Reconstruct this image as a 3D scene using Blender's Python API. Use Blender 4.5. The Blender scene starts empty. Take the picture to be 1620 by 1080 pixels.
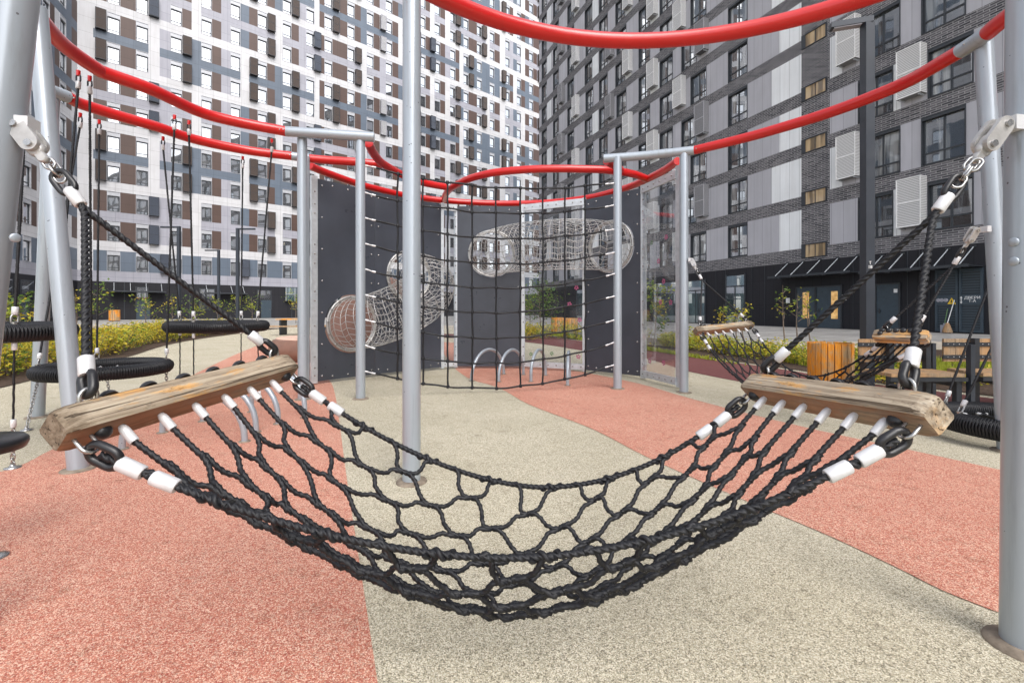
import bpy, math, random
import numpy as np
from mathutils import Vector, Matrix
R = math.radians
rnd = random.Random(7)
S = bpy.context.scene
COL = S.collection
FPX, CX, HY, CAMZ = 720.0, 810.0, 490.0, 1.2      # focal length and horizon in photo pixels, camera height


def P(px, py, d):
    """world point seen at photo pixel (px, py) at depth d"""
    return np.array([(px - CX) / FPX * d, d, CAMZ + (HY - py) / FPX * d])


def G(px, py, z=0.0):
    """world point on the level z seen at a photo pixel"""
    d = FPX * (z - CAMZ) / (HY - py)
    return np.array([(px - CX) / FPX * d, d, z])


def V3(*a):
    return np.array(a, dtype=float)


def unit(v):
    v = np.asarray(v, float)
    return v / (np.linalg.norm(v) + 1e-12)


# ------------------------------------------------------------------ mesh builder
class MB:
    def __init__(self):
        self.v, self.f, self.m, self.s, self.n = [], [], [], [], 0

    def add(self, verts, faces, mat=0, smooth=False):
        verts = np.asarray(verts, float)
        o = self.n
        self.v.append(verts)
        self.n += len(verts)
        for f in faces:
            self.f.append([i + o for i in f])
        self.m += [mat] * len(faces)
        self.s += [smooth] * len(faces)
        return self

    def quad(self, a, b, c, d, mat=0):
        return self.add([a, b, c, d], [(0, 1, 2, 3)], mat)

    def box(self, lo, hi, mat=0, M=None):
        x0, y0, z0 = lo
        x1, y1, z1 = hi
        v = np.array([[x0, y0, z0], [x1, y0, z0], [x1, y1, z0], [x0, y1, z0], [x0, y0, z1], [x1, y0, z1], [x1, y1, z1], [x0, y1, z1]], float)
        if M is not None:
            v = v @ M[0].T + M[1]
        return self.add(v, [(0, 3, 2, 1), (4, 5, 6, 7), (0, 1, 5, 4), (1, 2, 6, 5), (2, 3, 7, 6), (3, 0, 4, 7)], mat)

    def tube(self, path, r, n=12, closed=False, cap=True, mat=0, lobes=None, pitch=0.05, smooth=True, up=None, squash=None):
        p = np.asarray(path, float)
        k = len(p)
        if closed:
            t = np.roll(p, -1, 0) - np.roll(p, 1, 0)
        else:
            t = np.gradient(p, axis=0)
        t /= np.linalg.norm(t, axis=1)[:, None] + 1e-12
        rr = np.full(k, r) if np.isscalar(r) else np.asarray(r, float)
        a = np.array([0, 0, 1.0]) if up is None else np.asarray(up, float)
        if abs(a @ t[0]) > 0.95:
            a = np.array([1.0, 0, 0]) if up is None else np.array([0, 1.0, 0])
        N = np.zeros_like(p)
        nrm = unit(np.cross(np.cross(t[0], a), t[0]))
        for i in range(k):
            nrm = nrm - (nrm @ t[i]) * t[i]
            nrm = unit(nrm)
            N[i] = nrm
        B = np.cross(t, N)
        th = np.linspace(0, 2 * np.pi, n, endpoint=False)
        if lobes:
            L = lobes
            d = (th * L / (2 * np.pi)) % 1.0
            d = (np.minimum(d, 1 - d)) * 2 * np.pi / L
            aa, bb = (0.50, 0.52) if L == 3 else (0.60, 0.42)
            rad = aa * np.cos(d) + np.sqrt(np.maximum(bb * bb - (aa * np.sin(d)) ** 2, 0.002))
        else:
            rad = np.ones(n)
        seg = np.r_[0, np.cumsum(np.linalg.norm(np.diff(p, axis=0), axis=1))]
        tw = 2 * np.pi * seg / pitch if lobes else np.zeros(k)
        ang = th[None, :] + tw[:, None]
        c = np.cos(ang) * rad[None] * rr[:, None]
        s = np.sin(ang) * rad[None] * rr[:, None]
        if squash:
            s = s * squash
        v = p[:, None, :] + c[..., None] * N[:, None, :] + s[..., None] * B[:, None, :]
        v = v.reshape(-1, 3)
        f = []
        kk = k if closed else k - 1
        for i in range(kk):
            i2 = (i + 1) % k
            for j in range(n):
                j2 = (j + 1) % n
                f.append((i * n + j, i * n + j2, i2 * n + j2, i2 * n + j))
        self.add(v, f, mat, smooth)
        if cap and not closed:
            self.add(v[:n], [tuple(range(n))[::-1]], mat)
            self.add(v[-n:], [tuple(range(n))], mat)
        return self

    def rope(self, path, r, pitch=None, step=None, n=9, lobes=3, mat=0, closed=False):
        pitch = pitch or r * 5.2
        return self.tube(resample(path, step or pitch / 8, closed), r, n=n, lobes=lobes, pitch=pitch, mat=mat, closed=closed)

    def lathe(self, prof, origin, axis=(0, 0, 1), n=16, mat=0, smooth=True):
        """prof: list of (radius, height) along axis"""
        ax = unit(axis)
        a = np.array([1.0, 0, 0]) if abs(ax[0]) < 0.9 else np.array([0, 1.0, 0])
        e1 = unit(np.cross(ax, a))
        e2 = np.cross(ax, e1)
        o = np.asarray(origin, float)
        th = np.linspace(0, 2 * np.pi, n, endpoint=False)
        v = []
        for r_, h in prof:
            v.append(o + ax * h + r_ * (np.cos(th)[:, None] * e1 + np.sin(th)[:, None] * e2))
        v = np.concatenate(v)
        f = []
        for i in range(len(prof) - 1):
            for j in range(n):
                j2 = (j + 1) % n
                f.append((i * n + j, i * n + j2, (i + 1) * n + j2, (i + 1) * n + j))
        self.add(v, f, mat, smooth)
        self.add(v[:n], [tuple(range(n))[::-1]], mat)
        self.add(v[-n:], [tuple(range(n))], mat)
        return self

    def dome(self, o, axis, r, h, n=10, mat=0):
        pr = [(r * math.cos(t), h * math.sin(t)) for t in np.linspace(0, 1.45, 5)]
        return self.lathe(pr, o, axis, n, mat)

    def poly(self, pts, z0, z1=None, mat=0):
        """flat polygon (top at z0) with optional skirt down to z1"""
        pts = [np.array([q[0], q[1], z0]) for q in pts]
        k = len(pts)
        area = sum(pts[i][0] * pts[(i + 1) % k][1] - pts[(i + 1) % k][0] * pts[i][1] for i in range(k))
        if area < 0:
            pts = pts[::-1]
        self.add(pts, [tuple(range(k))], mat)
        if z1 is not None:
            for i in range(k):
                a, b = pts[i], pts[(i + 1) % k]
                self.quad([a[0], a[1], z1], [b[0], b[1], z1], b, a, mat)
        return self

    def build(self, name, mats, parent=None, local=False, origin=None):
        me = bpy.data.meshes.new(name)
        v = np.concatenate(self.v) if self.v else np.zeros((0, 3))
        o3 = np.zeros(3)
        if parent is not None and not local:
            o3 = ORG.get(parent.name, np.zeros(3))
        if parent is None and origin is not None:
            o3 = np.asarray(origin, float)
        me.from_pydata((v - o3).tolist(), [], self.f)
        me.polygons.foreach_set('material_index', self.m)
        me.polygons.foreach_set('use_smooth', self.s)
        me.update()
        for m in (mats if isinstance(mats, (list, tuple)) else [mats]):
            me.materials.append(m)
        ob = bpy.data.objects.new(name, me)
        COL.objects.link(ob)
        if parent is not None:
            ob.parent = parent
            ORG[ob.name] = o3
        else:
            ob.location = o3
            ORG[ob.name] = o3
        return ob


ORG = {}


def resample(path, step, closed=False):
    p = np.asarray(path, float)
    if closed:
        p = np.vstack([p, p[:1]])
    d = np.r_[0, np.cumsum(np.linalg.norm(np.diff(p, axis=0), axis=1))]
    k = max(2, int(d[-1] / step) + 1)
    q = np.linspace(0, d[-1], k)
    out = np.stack([np.interp(q, d, p[:, i]) for i in range(3)], 1)
    return out[:-1] if closed else out


def smooth(pts, per=8, closed=False):
    """Catmull-Rom through the points"""
    p = [np.asarray(q, float) for q in pts]
    k = len(p)
    out = []
    rng = range(k) if closed else range(k - 1)
    for i in rng:
        if closed:
            a, b, c, d = p[i - 1], p[i], p[(i + 1) % k], p[(i + 2) % k]
        else:
            b, c = p[i], p[i + 1]
            a = p[i - 1] if i else 2 * b - c
            d = p[i + 2] if i + 2 < k else 2 * c - b
        for t in np.linspace(0, 1, per, endpoint=False):
            out.append(0.5 * ((2 * b) + (c - a) * t + (2 * a - 5 * b + 4 * c - d) * t * t + (3 * b - a - 3 * c + d) * t ** 3))
    if not closed:
        out.append(p[-1])
    return np.array(out)


def bez(a, b, c, d, n=24):
    t = np.linspace(0, 1, n)[:, None]
    return (1 - t) ** 3 * a + 3 * (1 - t) ** 2 * t * b + 3 * (1 - t) * t * t * c + t ** 3 * d


# ------------------------------------------------------------------ tagging
def tag(o, label=None, cat=None, group=None, kind=None):
    if label:
        o['label'] = label
    if cat:
        o['category'] = cat
    if group:
        o['group'] = group
    if kind:
        o['kind'] = kind
    return o


def thing(name, label, cat, loc=(0, 0, 0), group=None, rotz=0.0):
    o = bpy.data.objects.new(name, None)
    o.empty_display_size = 0.2
    COL.objects.link(o)
    o.location = loc
    o.rotation_euler = (0, 0, rotz)
    ORG[o.name] = np.asarray(loc, float)
    return tag(o, label, cat, group)


def copy_tree(src, loc, rotz=0.0, scale=None, label=None, group=None):
    r = src.copy()
    COL.objects.link(r)
    r.location = loc
    r.rotation_euler = (0, 0, rotz)
    if scale is not None:
        r.scale = scale if isinstance(scale, (tuple, list)) else (scale,) * 3
    if label:
        r['label'] = label
    if group:
        r['group'] = group
    for ch in list(src.children):
        c = ch.copy()
        COL.objects.link(c)
        c.parent = r
        for g in list(ch.children):
            d = g.copy()
            COL.objects.link(d)
            d.parent = c
    return r


# ------------------------------------------------------------------ materials
def new_mat(name):
    m = bpy.data.materials.new(name)
    m.use_nodes = True
    nt = m.node_tree
    bs = nt.nodes['Principled BSDF']
    return m, nt, bs


def nd(nt, typ, **kw):
    n = nt.nodes.new(typ)
    for k, v in kw.items():
        if k.startswith('i_'):
            key = k[2:]
            key = int(key) if key.isdigit() else key.replace('_', ' ')
            n.inputs[key].default_value = v
        else:
            setattr(n, k, v)
    return n


def c4(c):
    return (c[0], c[1], c[2], 1.0)


def ramp(nt, stops, interp='LINEAR'):
    n = nt.nodes.new('ShaderNodeValToRGB')
    n.color_ramp.interpolation = interp
    el = n.color_ramp.elements
    while len(el) > 1:
        el.remove(el[-1])
    el[0].position, el[0].color = stops[0][0], c4(stops[0][1])
    for p, c in stops[1:]:
        e = el.new(p)
        e.color = c4(c)
    return n


def mixc(nt, a, b, fac, mode='MIX'):
    n = nt.nodes.new('ShaderNodeMix')
    n.data_type = 'RGBA'
    n.blend_type = mode
    for sock, val in ((n.inputs[0], fac), (n.inputs[6], a), (n.inputs[7], b)):
        if isinstance(val, (int, float)):
            sock.default_value = val
        elif isinstance(val, tuple):
            sock.default_value = c4(val)
        else:
            nt.links.new(val, sock)
    return n.outputs[2]


def coords(nt, scale=(1, 1, 1), rot=(0, 0, 0), kind='Object'):
    tc = nt.nodes.new('ShaderNodeTexCoord')
    mp = nt.nodes.new('ShaderNodeMapping')
    mp.inputs['Scale'].default_value = scale
    mp.inputs['Rotation'].default_value = rot
    nt.links.new(tc.outputs[kind], mp.inputs['Vector'])
    return mp.outputs[0]


def noise(nt, vec, scale, detail=4, rough=0.55):
    n = nd(nt, 'ShaderNodeTexNoise')
    n.inputs['Scale'].default_value = scale
    n.inputs['Detail'].default_value = detail
    n.inputs['Roughness'].default_value = rough
    nt.links.new(vec, n.inputs['Vector'])
    return n.outputs[0]


def bump(nt, bs, h, strength=0.3, dist=0.01):
    b = nd(nt, 'ShaderNodeBump')
    b.inputs['Strength'].default_value = strength
    b.inputs['Distance'].default_value = dist
    nt.links.new(h, b.inputs['Height'])
    nt.links.new(b.outputs[0], bs.inputs['Normal'])


def mat_simple(name, col, rough=0.5, metal=0.0, var=0.12, scale=6.0, spec=0.5, bmp=0.0, bscale=60.0, coat=0.0, rvar=0.25):
    m, nt, bs = new_mat(name)
    v = coords(nt)
    f = noise(nt, v, scale, 5)
    lo = tuple(c * (1 - var) for c in col)
    hi = tuple(min(1, c * (1 + var)) for c in col)
    r = ramp(nt, [(0.3, lo), (0.7, hi)])
    nt.links.new(f, r.inputs[0])
    nt.links.new(r.outputs[0], bs.inputs['Base Color'])
    rr = ramp(nt, [(0.25, (rough * (1 - rvar),) * 3), (0.75, (min(1, rough * (1 + rvar)),) * 3)])
    nt.links.new(noise(nt, v, scale * 3.1, 4), rr.inputs[0])
    nt.links.new(rr.outputs[0], bs.inputs['Roughness'])
    bs.inputs['Metallic'].default_value = metal
    bs.inputs['Specular IOR Level'].default_value = spec
    if coat:
        bs.inputs['Coat Weight'].default_value = coat
        bs.inputs['Coat Roughness'].default_value = 0.12
    if bmp:
        bump(nt, bs, noise(nt, v, bscale, 3), bmp, 0.004)
    return m


def mat_epdm(name, dark, mid, light, stain):
    m, nt, bs = new_mat(name)
    v = coords(nt)
    vo = nd(nt, 'ShaderNodeTexVoronoi')
    vo.inputs['Scale'].default_value = 250
    nt.links.new(v, vo.inputs['Vector'])
    sp = nd(nt, 'ShaderNodeSeparateColor')
    nt.links.new(vo.outputs['Color'], sp.inputs[0])
    r = ramp(nt, [(0.0, dark), (0.12, dark), (0.30, mid), (0.62, mid), (0.80, light), (1.0, light)])
    nt.links.new(sp.outputs[0], r.inputs[0])
    # darker gaps between the granules
    g = ramp(nt, [(0.25, (1, 1, 1)), (0.75, (0.45, 0.45, 0.45))])
    nt.links.new(vo.outputs['Distance'], g.inputs[0])
    c = mixc(nt, r.outputs[0], g.outputs[0], 0.55, 'MULTIPLY')
    f = noise(nt, v, 42, 3, 0.7)
    r2 = ramp(nt, [(0.32, (0.72, 0.72, 0.72)), (0.5, (1, 1, 1)), (0.72, (1.0, 1.0, 1.0))])
    nt.links.new(f, r2.inputs[0])
    c = mixc(nt, c, r2.outputs[0], 0.75, 'MULTIPLY')
    f = noise(nt, v, 0.9, 5, 0.6)
    r3 = ramp(nt, [(0.35, stain), (0.65, (1, 1, 1))])
    nt.links.new(f, r3.inputs[0])
    c = mixc(nt, c, r3.outputs[0], 0.7, 'MULTIPLY')
    # small worn dirty marks
    f = noise(nt, v, 7.0, 4, 0.7)
    r4 = ramp(nt, [(0.56, (1, 1, 1)), (0.74, (0.62, 0.60, 0.57))])
    nt.links.new(f, r4.inputs[0])
    c = mixc(nt, c, r4.outputs[0], 0.8, 'MULTIPLY')
    nt.links.new(c, bs.inputs['Base Color'])
    bs.inputs['Roughness'].default_value = 0.85
    bs.inputs['Specular IOR Level'].default_value = 0.25
    bump(nt, bs, vo.outputs['Distance'], 0.6, -0.003)
    return m


def mat_wood(name, base, grain, weather, amount=0.5, axis=1, scale=1.0):
    """grain runs along the local axis"""
    m, nt, bs = new_mat(name)
    sc = [26 * scale] * 3
    sc[axis] = 1.6 * scale
    v = coords(nt, tuple(sc))
    f = noise(nt, v, 1.6, 6, 0.65)
    r = ramp(nt, [(0.3, grain), (0.48, base), (0.72, tuple(min(1, c * 1.25) for c in base))])
    nt.links.new(f, r.inputs[0])
    sc2 = [5 * scale] * 3
    sc2[axis] = 2.4 * scale
    v2 = coords(nt, tuple(sc2))
    f2 = noise(nt, v2, 1.0, 7, 0.72)
    r2 = ramp(nt, [(0.5 - 0.12 * amount - 0.05, (0, 0, 0)), (0.56 - 0.1 * amount, (1, 1, 1))])
    nt.links.new(f2, r2.inputs[0])
    sep = noise(nt, v, 2.6, 6, 0.7)
    rw = ramp(nt, [(0.32, tuple(c * 0.35 for c in weather)), (0.5, weather), (0.7, tuple(min(1, c * 1.3) for c in weather))])
    nt.links.new(sep, rw.inputs[0])
    c = mixc(nt, r.outputs[0], rw.outputs[0], r2.outputs[0])
    f3 = noise(nt, coords(nt, tuple(s_ * 0.9 for s_ in sc2)), 2.2, 5, 0.75)
    r3 = ramp(nt, [(0.60, (1, 1, 1)), (0.70, (0.32, 0.28, 0.27))])
    nt.links.new(f3, r3.inputs[0])
    c = mixc(nt, c, r3.outputs[0], 0.55 if amount > 0.2 else 0.15, 'MULTIPLY')
    nt.links.new(c, bs.inputs['Base Color'])
    bs.inputs['Roughness'].default_value = 0.72
    bump(nt, bs, sep, 0.35, 0.003)
    return m


def mat_paving(name):
    m, nt, bs = new_mat(name)
    b = nd(nt, 'ShaderNodeTexBrick')
    nt.links.new(coords(nt), b.inputs['Vector'])
    b.inputs['Scale'].default_value = 1.0
    b.inputs['Brick Width'].default_value = 1.2
    b.inputs['Row Height'].default_value = 0.6
    b.inputs['Mortar Size'].default_value = 0.03
    b.inputs['Color1'].default_value = (0.30, 0.29, 0.275, 1)
    b.inputs['Color2'].default_value = (0.46, 0.445, 0.42, 1)
    b.inputs['Mortar'].default_value = (0.16, 0.15, 0.14, 1)
    f = noise(nt, coords(nt), 1.3, 5, 0.7)
    r = ramp(nt, [(0.35, (0.72, 0.71, 0.70)), (0.65, (1, 1, 1))])
    nt.links.new(f, r.inputs[0])
    nt.links.new(mixc(nt, b.outputs[0], r.outputs[0], 0.9, 'MULTIPLY'), bs.inputs['Base Color'])
    bs.inputs['Roughness'].default_value = 0.85
    return m


def mat_bar(name):
    """sun bleached spreader bar: grey weathered fibres, patches of the old orange stain, cracks and worn dark ends"""
    m, nt, bs = new_mat(name)
    v = coords(nt, (1.3, 30, 30))
    f = noise(nt, v, 1.5, 7, 0.68)
    grey = ramp(nt, [(0.30, (0.085, 0.072, 0.060)), (0.44, (0.29, 0.23, 0.165)), (0.58, (0.43, 0.36, 0.27)), (0.75, (0.57, 0.51, 0.42))])
    nt.links.new(f, grey.inputs[0])
    stain = ramp(nt, [(0.30, (0.30, 0.14, 0.045)), (0.5, (0.56, 0.31, 0.11)), (0.72, (0.68, 0.42, 0.17))])
    nt.links.new(f, stain.inputs[0])
    patch = noise(nt, coords(nt, (3.2, 11, 11)), 1.1, 6, 0.7)
    pr_ = ramp(nt, [(0.50, (0, 0, 0)), (0.57, (0.9, 0.9, 0.9))])
    nt.links.new(patch, pr_.inputs[0])
    tc0 = nd(nt, 'ShaderNodeTexCoord')
    sx0 = nd(nt, 'ShaderNodeSeparateXYZ')
    nt.links.new(tc0.outputs['Object'], sx0.inputs[0])
    ab0 = nd(nt, 'ShaderNodeMath', operation='ABSOLUTE')
    nt.links.new(sx0.outputs[0], ab0.inputs[0])
    en = ramp(nt, [(0.34, (1, 1, 1)), (0.40, (0, 0, 0))])
    nt.links.new(ab0.outputs[0], en.inputs[0])
    pf = mixc(nt, pr_.outputs[0], en.outputs[0], 1.0, 'MULTIPLY')
    c = mixc(nt, grey.outputs[0], stain.outputs[0], pf)
    # long cracks
    cr = noise(nt, coords(nt, (0.9, 46, 46)), 1.9, 3, 0.5)
    crr = ramp(nt, [(0.34, (0.14, 0.11, 0.09)), (0.39, (1, 1, 1))])
    nt.links.new(cr, crr.inputs[0])
    c = mixc(nt, c, crr.outputs[0], 0.85, 'MULTIPLY')
    # dark and pale knocked patches
    kn = noise(nt, coords(nt, (7, 22, 22)), 1.4, 6, 0.75)
    kr = ramp(nt, [(0.33, (0.25, 0.22, 0.20)), (0.43, (1, 1, 1)), (0.62, (1, 1, 1)), (0.70, (1.35, 1.3, 1.25))])
    nt.links.new(kn, kr.inputs[0])
    c = mixc(nt, c, kr.outputs[0], 0.75, 'MULTIPLY')
    # ends worn dark where they rub
    tc = nd(nt, 'ShaderNodeTexCoord')
    sx = nd(nt, 'ShaderNodeSeparateXYZ')
    nt.links.new(tc.outputs['Object'], sx.inputs[0])
    ab = nd(nt, 'ShaderNodeMath', operation='ABSOLUTE')
    nt.links.new(sx.outputs[0], ab.inputs[0])
    ad = nd(nt, 'ShaderNodeMath', operation='MULTIPLY_ADD')
    nt.links.new(kn, ad.inputs[0])
    ad.inputs[1].default_value = 0.25
    nt.links.new(ab.outputs[0], ad.inputs[2])
    er = ramp(nt, [(0.49, (1, 1, 1)), (0.545, (0.42, 0.38, 0.35))])
    nt.links.new(ad.outputs[0], er.inputs[0])
    c = mixc(nt, c, er.outputs[0], 0.8, 'MULTIPLY')
    nt.links.new(c, bs.inputs['Base Color'])
    bs.inputs['Roughness'].default_value = 0.8
    bs.inputs['Specular IOR Level'].default_value = 0.25
    mm = nd(nt, 'ShaderNodeMath', operation='MULTIPLY')
    nt.links.new(f, mm.inputs[0])
    nt.links.new(crr.outputs[0], mm.inputs[1])
    bump(nt, bs, mm.outputs[0], 0.7, 0.006)
    return m


def mat_brick(name):
    m, nt, bs = new_mat(name)
    tc = nd(nt, 'ShaderNodeTexCoord')
    sx = nd(nt, 'ShaderNodeSeparateXYZ')
    nt.links.new(tc.outputs['Object'], sx.inputs[0])
    cb = nd(nt, 'ShaderNodeCombineXYZ')
    nt.links.new(sx.outputs[0], cb.inputs[0])
    nt.links.new(sx.outputs[2], cb.inputs[1])
    b = nd(nt, 'ShaderNodeTexBrick')
    nt.links.new(cb.outputs[0], b.inputs['Vector'])
    b.inputs['Scale'].default_value = 1.0
    b.inputs['Brick Width'].default_value = 0.40
    b.inputs['Row Height'].default_value = 0.10
    b.inputs['Mortar Size'].default_value = 0.013
    b.inputs['Mortar Smooth'].default_value = 0.1
    b.inputs['Bias'].default_value = 0.0
    b.inputs['Color1'].default_value = (0.028, 0.028, 0.036, 1)
    b.inputs['Color2'].default_value = (0.140, 0.134, 0.146, 1)
    b.inputs['Mortar'].default_value = (0.33, 0.325, 0.335, 1)
    f = noise(nt, cb.outputs[0], 3.0, 4)
    r = ramp(nt, [(0.3, (0.8, 0.8, 0.8)), (0.7, (1.12, 1.1, 1.08))])
    nt.links.new(f, r.inputs[0])
    c = mixc(nt, b.outputs[0], r.outputs[0], 0.8, 'MULTIPLY')
    nt.links.new(c, bs.inputs['Base Color'])
    bs.inputs['Roughness'].default_value = 0.8
    bump(nt, bs, b.outputs['Fac'], 0.4, -0.01)
    return m


def mat_clad(name, col, rough=0.45, jx=1.4, spec=0.4, jz=1.5):
    """facade cladding: very slight plate to plate differences and thin vertical joints"""
    m, nt, bs = new_mat(name)
    tc = nd(nt, 'ShaderNodeTexCoord')
    sx = nd(nt, 'ShaderNodeSeparateXYZ')
    nt.links.new(tc.outputs['Object'], sx.inputs[0])
    cb = nd(nt, 'ShaderNodeCombineXYZ')
    nt.links.new(sx.outputs[0], cb.inputs[0])
    nt.links.new(sx.outputs[2], cb.inputs[1])
    b = nd(nt, 'ShaderNodeTexBrick')
    nt.links.new(cb.outputs[0], b.inputs['Vector'])
    b.offset = 0.0
    b.inputs['Scale'].default_value = 1.0
    b.inputs['Brick Width'].default_value = jx
    b.inputs['Row Height'].default_value = jz
    b.inputs['Mortar Size'].default_value = 0.011
    b.inputs['Color1'].default_value = c4(tuple(c * 0.95 for c in col))
    b.inputs['Color2'].default_value = c4(tuple(min(1, c * 1.05) for c in col))
    b.inputs['Mortar'].default_value = c4(tuple(c * 0.55 for c in col))
    f = noise(nt, cb.outputs[0], 0.7, 4)
    r = ramp(nt, [(0.3, (0.92, 0.92, 0.92)), (0.7, (1.0, 1.0, 1.0))])
    nt.links.new(f, r.inputs[0])
    c = mixc(nt, b.outputs[0], r.outputs[0], 1.0, 'MULTIPLY')
    mp = nd(nt, 'ShaderNodeMapping')
    mp.inputs['Scale'].default_value = (3.2, 0.22, 1)
    nt.links.new(cb.outputs[0], mp.inputs['Vector'])
    r2 = ramp(nt, [(0.38, (0.86, 0.85, 0.84)), (0.58, (1.0, 1.0, 1.0))])
    nt.links.new(noise(nt, mp.outputs[0], 1.4, 6, 0.65), r2.inputs[0])
    c = mixc(nt, c, r2.outputs[0], 0.45, 'MULTIPLY')
    nt.links.new(c, bs.inputs['Base Color'])
    bs.inputs['Roughness'].default_value = rough
    bs.inputs['Specular IOR Level'].default_value = spec
    return m


def mat_window(name, tint, mirror=0.5, curtain=None):
    """window glass: part mirror, part dark room (or pale curtain) behind"""
    m, nt, bs = new_mat(name)
    v = coords(nt, (2.6, 1, 0.22) if curtain and mirror < 0.4 else (1.2, 1, 0.6))
    oi = nd(nt, 'ShaderNodeObjectInfo')
    mp = nd(nt, 'ShaderNodeVectorMath', operation='ADD')
    nt.links.new(v, mp.inputs[0])
    sc = nd(nt, 'ShaderNodeVectorMath', operation='SCALE')
    nt.links.new(oi.outputs['Location'], sc.inputs[0])
    sc.inputs['Scale'].default_value = 3.17
    nt.links.new(sc.outputs[0], mp.inputs[1])
    f = noise(nt, mp.outputs[0], 0.9, 4)
    lo, hi = tuple(c * 0.4 for c in tint), tint
    if curtain:
        hi = curtain
    r = ramp(nt, [(0.44, lo), (0.5, tint), (0.62, hi)])
    nt.links.new(f, r.inputs[0])
    nt.links.new(r.outputs[0], bs.inputs['Base Color'])
    bs.inputs['Roughness'].default_value = 0.5
    gl = nd(nt, 'ShaderNodeBsdfGlossy')
    gl.inputs['Roughness'].default_value = 0.02
    gl.inputs['Color'].default_value = (0.93, 0.96, 1.0, 1)
    bm = nd(nt, 'ShaderNodeBump')
    bm.inputs['Strength'].default_value = 0.05
    bm.inputs['Distance'].default_value = 0.05
    nt.links.new(noise(nt, mp.outputs[0], 0.8, 1), bm.inputs['Height'])
    nt.links.new(bm.outputs[0], gl.inputs['Normal'])
    mx = nd(nt, 'ShaderNodeMixShader')
    rn = nd(nt, 'ShaderNodeMapRange')
    rn.inputs['To Min'].default_value = mirror * 0.72
    rn.inputs['To Max'].default_value = min(0.95, mirror * 1.25)
    nt.links.new(oi.outputs['Random'], rn.inputs['Value'])
    nt.links.new(rn.outputs[0], mx.inputs[0])
    out = nt.nodes['Material Output']
    nt.links.new(bs.outputs[0], mx.inputs[1])
    nt.links.new(gl.outputs[0], mx.inputs[2])
    nt.links.new(mx.outputs[0], out.inputs[0])
    return m


def mat_clear(name):
    m, nt, bs = new_mat(name)
    tr = nd(nt, 'ShaderNodeBsdfTransparent')
    tr.inputs[0].default_value = (0.88, 0.89, 0.90, 1)
    gl = nd(nt, 'ShaderNodeBsdfGlossy')
    gl.inputs['Roughness'].default_value = 0.03
    fr = nd(nt, 'ShaderNodeFresnel')
    fr.inputs[0].default_value = 1.4
    df = nd(nt, 'ShaderNodeBsdfDiffuse')
    df.inputs[0].default_value = (0.7, 0.72, 0.75, 1)
    f = noise(nt, coords(nt), 3.0, 5)
    r = ramp(nt, [(0.45, (0.005, 0.005, 0.005)), (0.75, (0.045, 0.045, 0.045))])
    nt.links.new(f, r.inputs[0])
    m1 = nd(nt, 'ShaderNodeMixShader')
    nt.links.new(r.outputs[0], m1.inputs[0])
    nt.links.new(tr.outputs[0], m1.inputs[1])
    nt.links.new(df.outputs[0], m1.inputs[2])
    m2 = nd(nt, 'ShaderNodeMixShader')
    fm = nd(nt, 'ShaderNodeMath', operation='MULTIPLY')
    nt.links.new(fr.outputs[0], fm.inputs[0])
    fm.inputs[1].default_value = 0.28
    nt.links.new(fm.outputs[0], m2.inputs[0])
    nt.links.new(m1.outputs[0], m2.inputs[1])
    nt.links.new(gl.outputs[0], m2.inputs[2])
    nt.links.new(m2.outputs[0], nt.nodes['Material Output'].inputs[0])
    return m


def mat_leaf(name, a, b):
    m, nt, bs = new_mat(name)
    v = coords(nt)
    f = noise(nt, v, 5.0, 4, 0.7)
    r = ramp(nt, [(0.35, a), (0.65, b)])
    nt.links.new(f, r.inputs[0])
    nt.links.new(r.outputs[0], bs.inputs['Base Color'])
    bs.inputs['Roughness'].default_value = 0.55
    bs.inputs['Specular IOR Level'].default_value = 0.3
    tl = nd(nt, 'ShaderNodeBsdfTranslucent')
    nt.links.new(r.outputs[0], tl.inputs[0])
    mx = nd(nt, 'ShaderNodeMixShader')
    mx.inputs[0].default_value = 0.35
    nt.links.new(bs.outputs[0], mx.inputs[1])
    nt.links.new(tl.outputs[0], mx.inputs[2])
    nt.links.new(mx.outputs[0], nt.nodes['Material Output'].inputs[0])
    return m


def mat_louvre(name, col, period, axis=2, rough=0.5, depth=0.03):
    """sheet metal with horizontal louvres"""
    m, nt, bs = new_mat(name)
    tc = nd(nt, 'ShaderNodeTexCoord')
    sx = nd(nt, 'ShaderNodeSeparateXYZ')
    nt.links.new(tc.outputs['Object'], sx.inputs[0])
    mu = nd(nt, 'ShaderNodeMath', operation='MULTIPLY')
    nt.links.new(sx.outputs[axis], mu.inputs[0])
    mu.inputs[1].default_value = 1.0 / period
    fr = nd(nt, 'ShaderNodeMath', operation='FRACT')
    nt.links.new(mu.outputs[0], fr.inputs[0])
    r = ramp(nt, [(0.0, tuple(c * 0.3 for c in col)), (0.28, tuple(c * 0.3 for c in col)), (0.36, col), (1.0, col)])
    nt.links.new(fr.outputs[0], r.inputs[0])
    nt.links.new(r.outputs[0], bs.inputs['Base Color'])
    bs.inputs['Roughness'].default_value = rough
    bump(nt, bs, fr.outputs[0], 0.5, depth)
    return m


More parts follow.
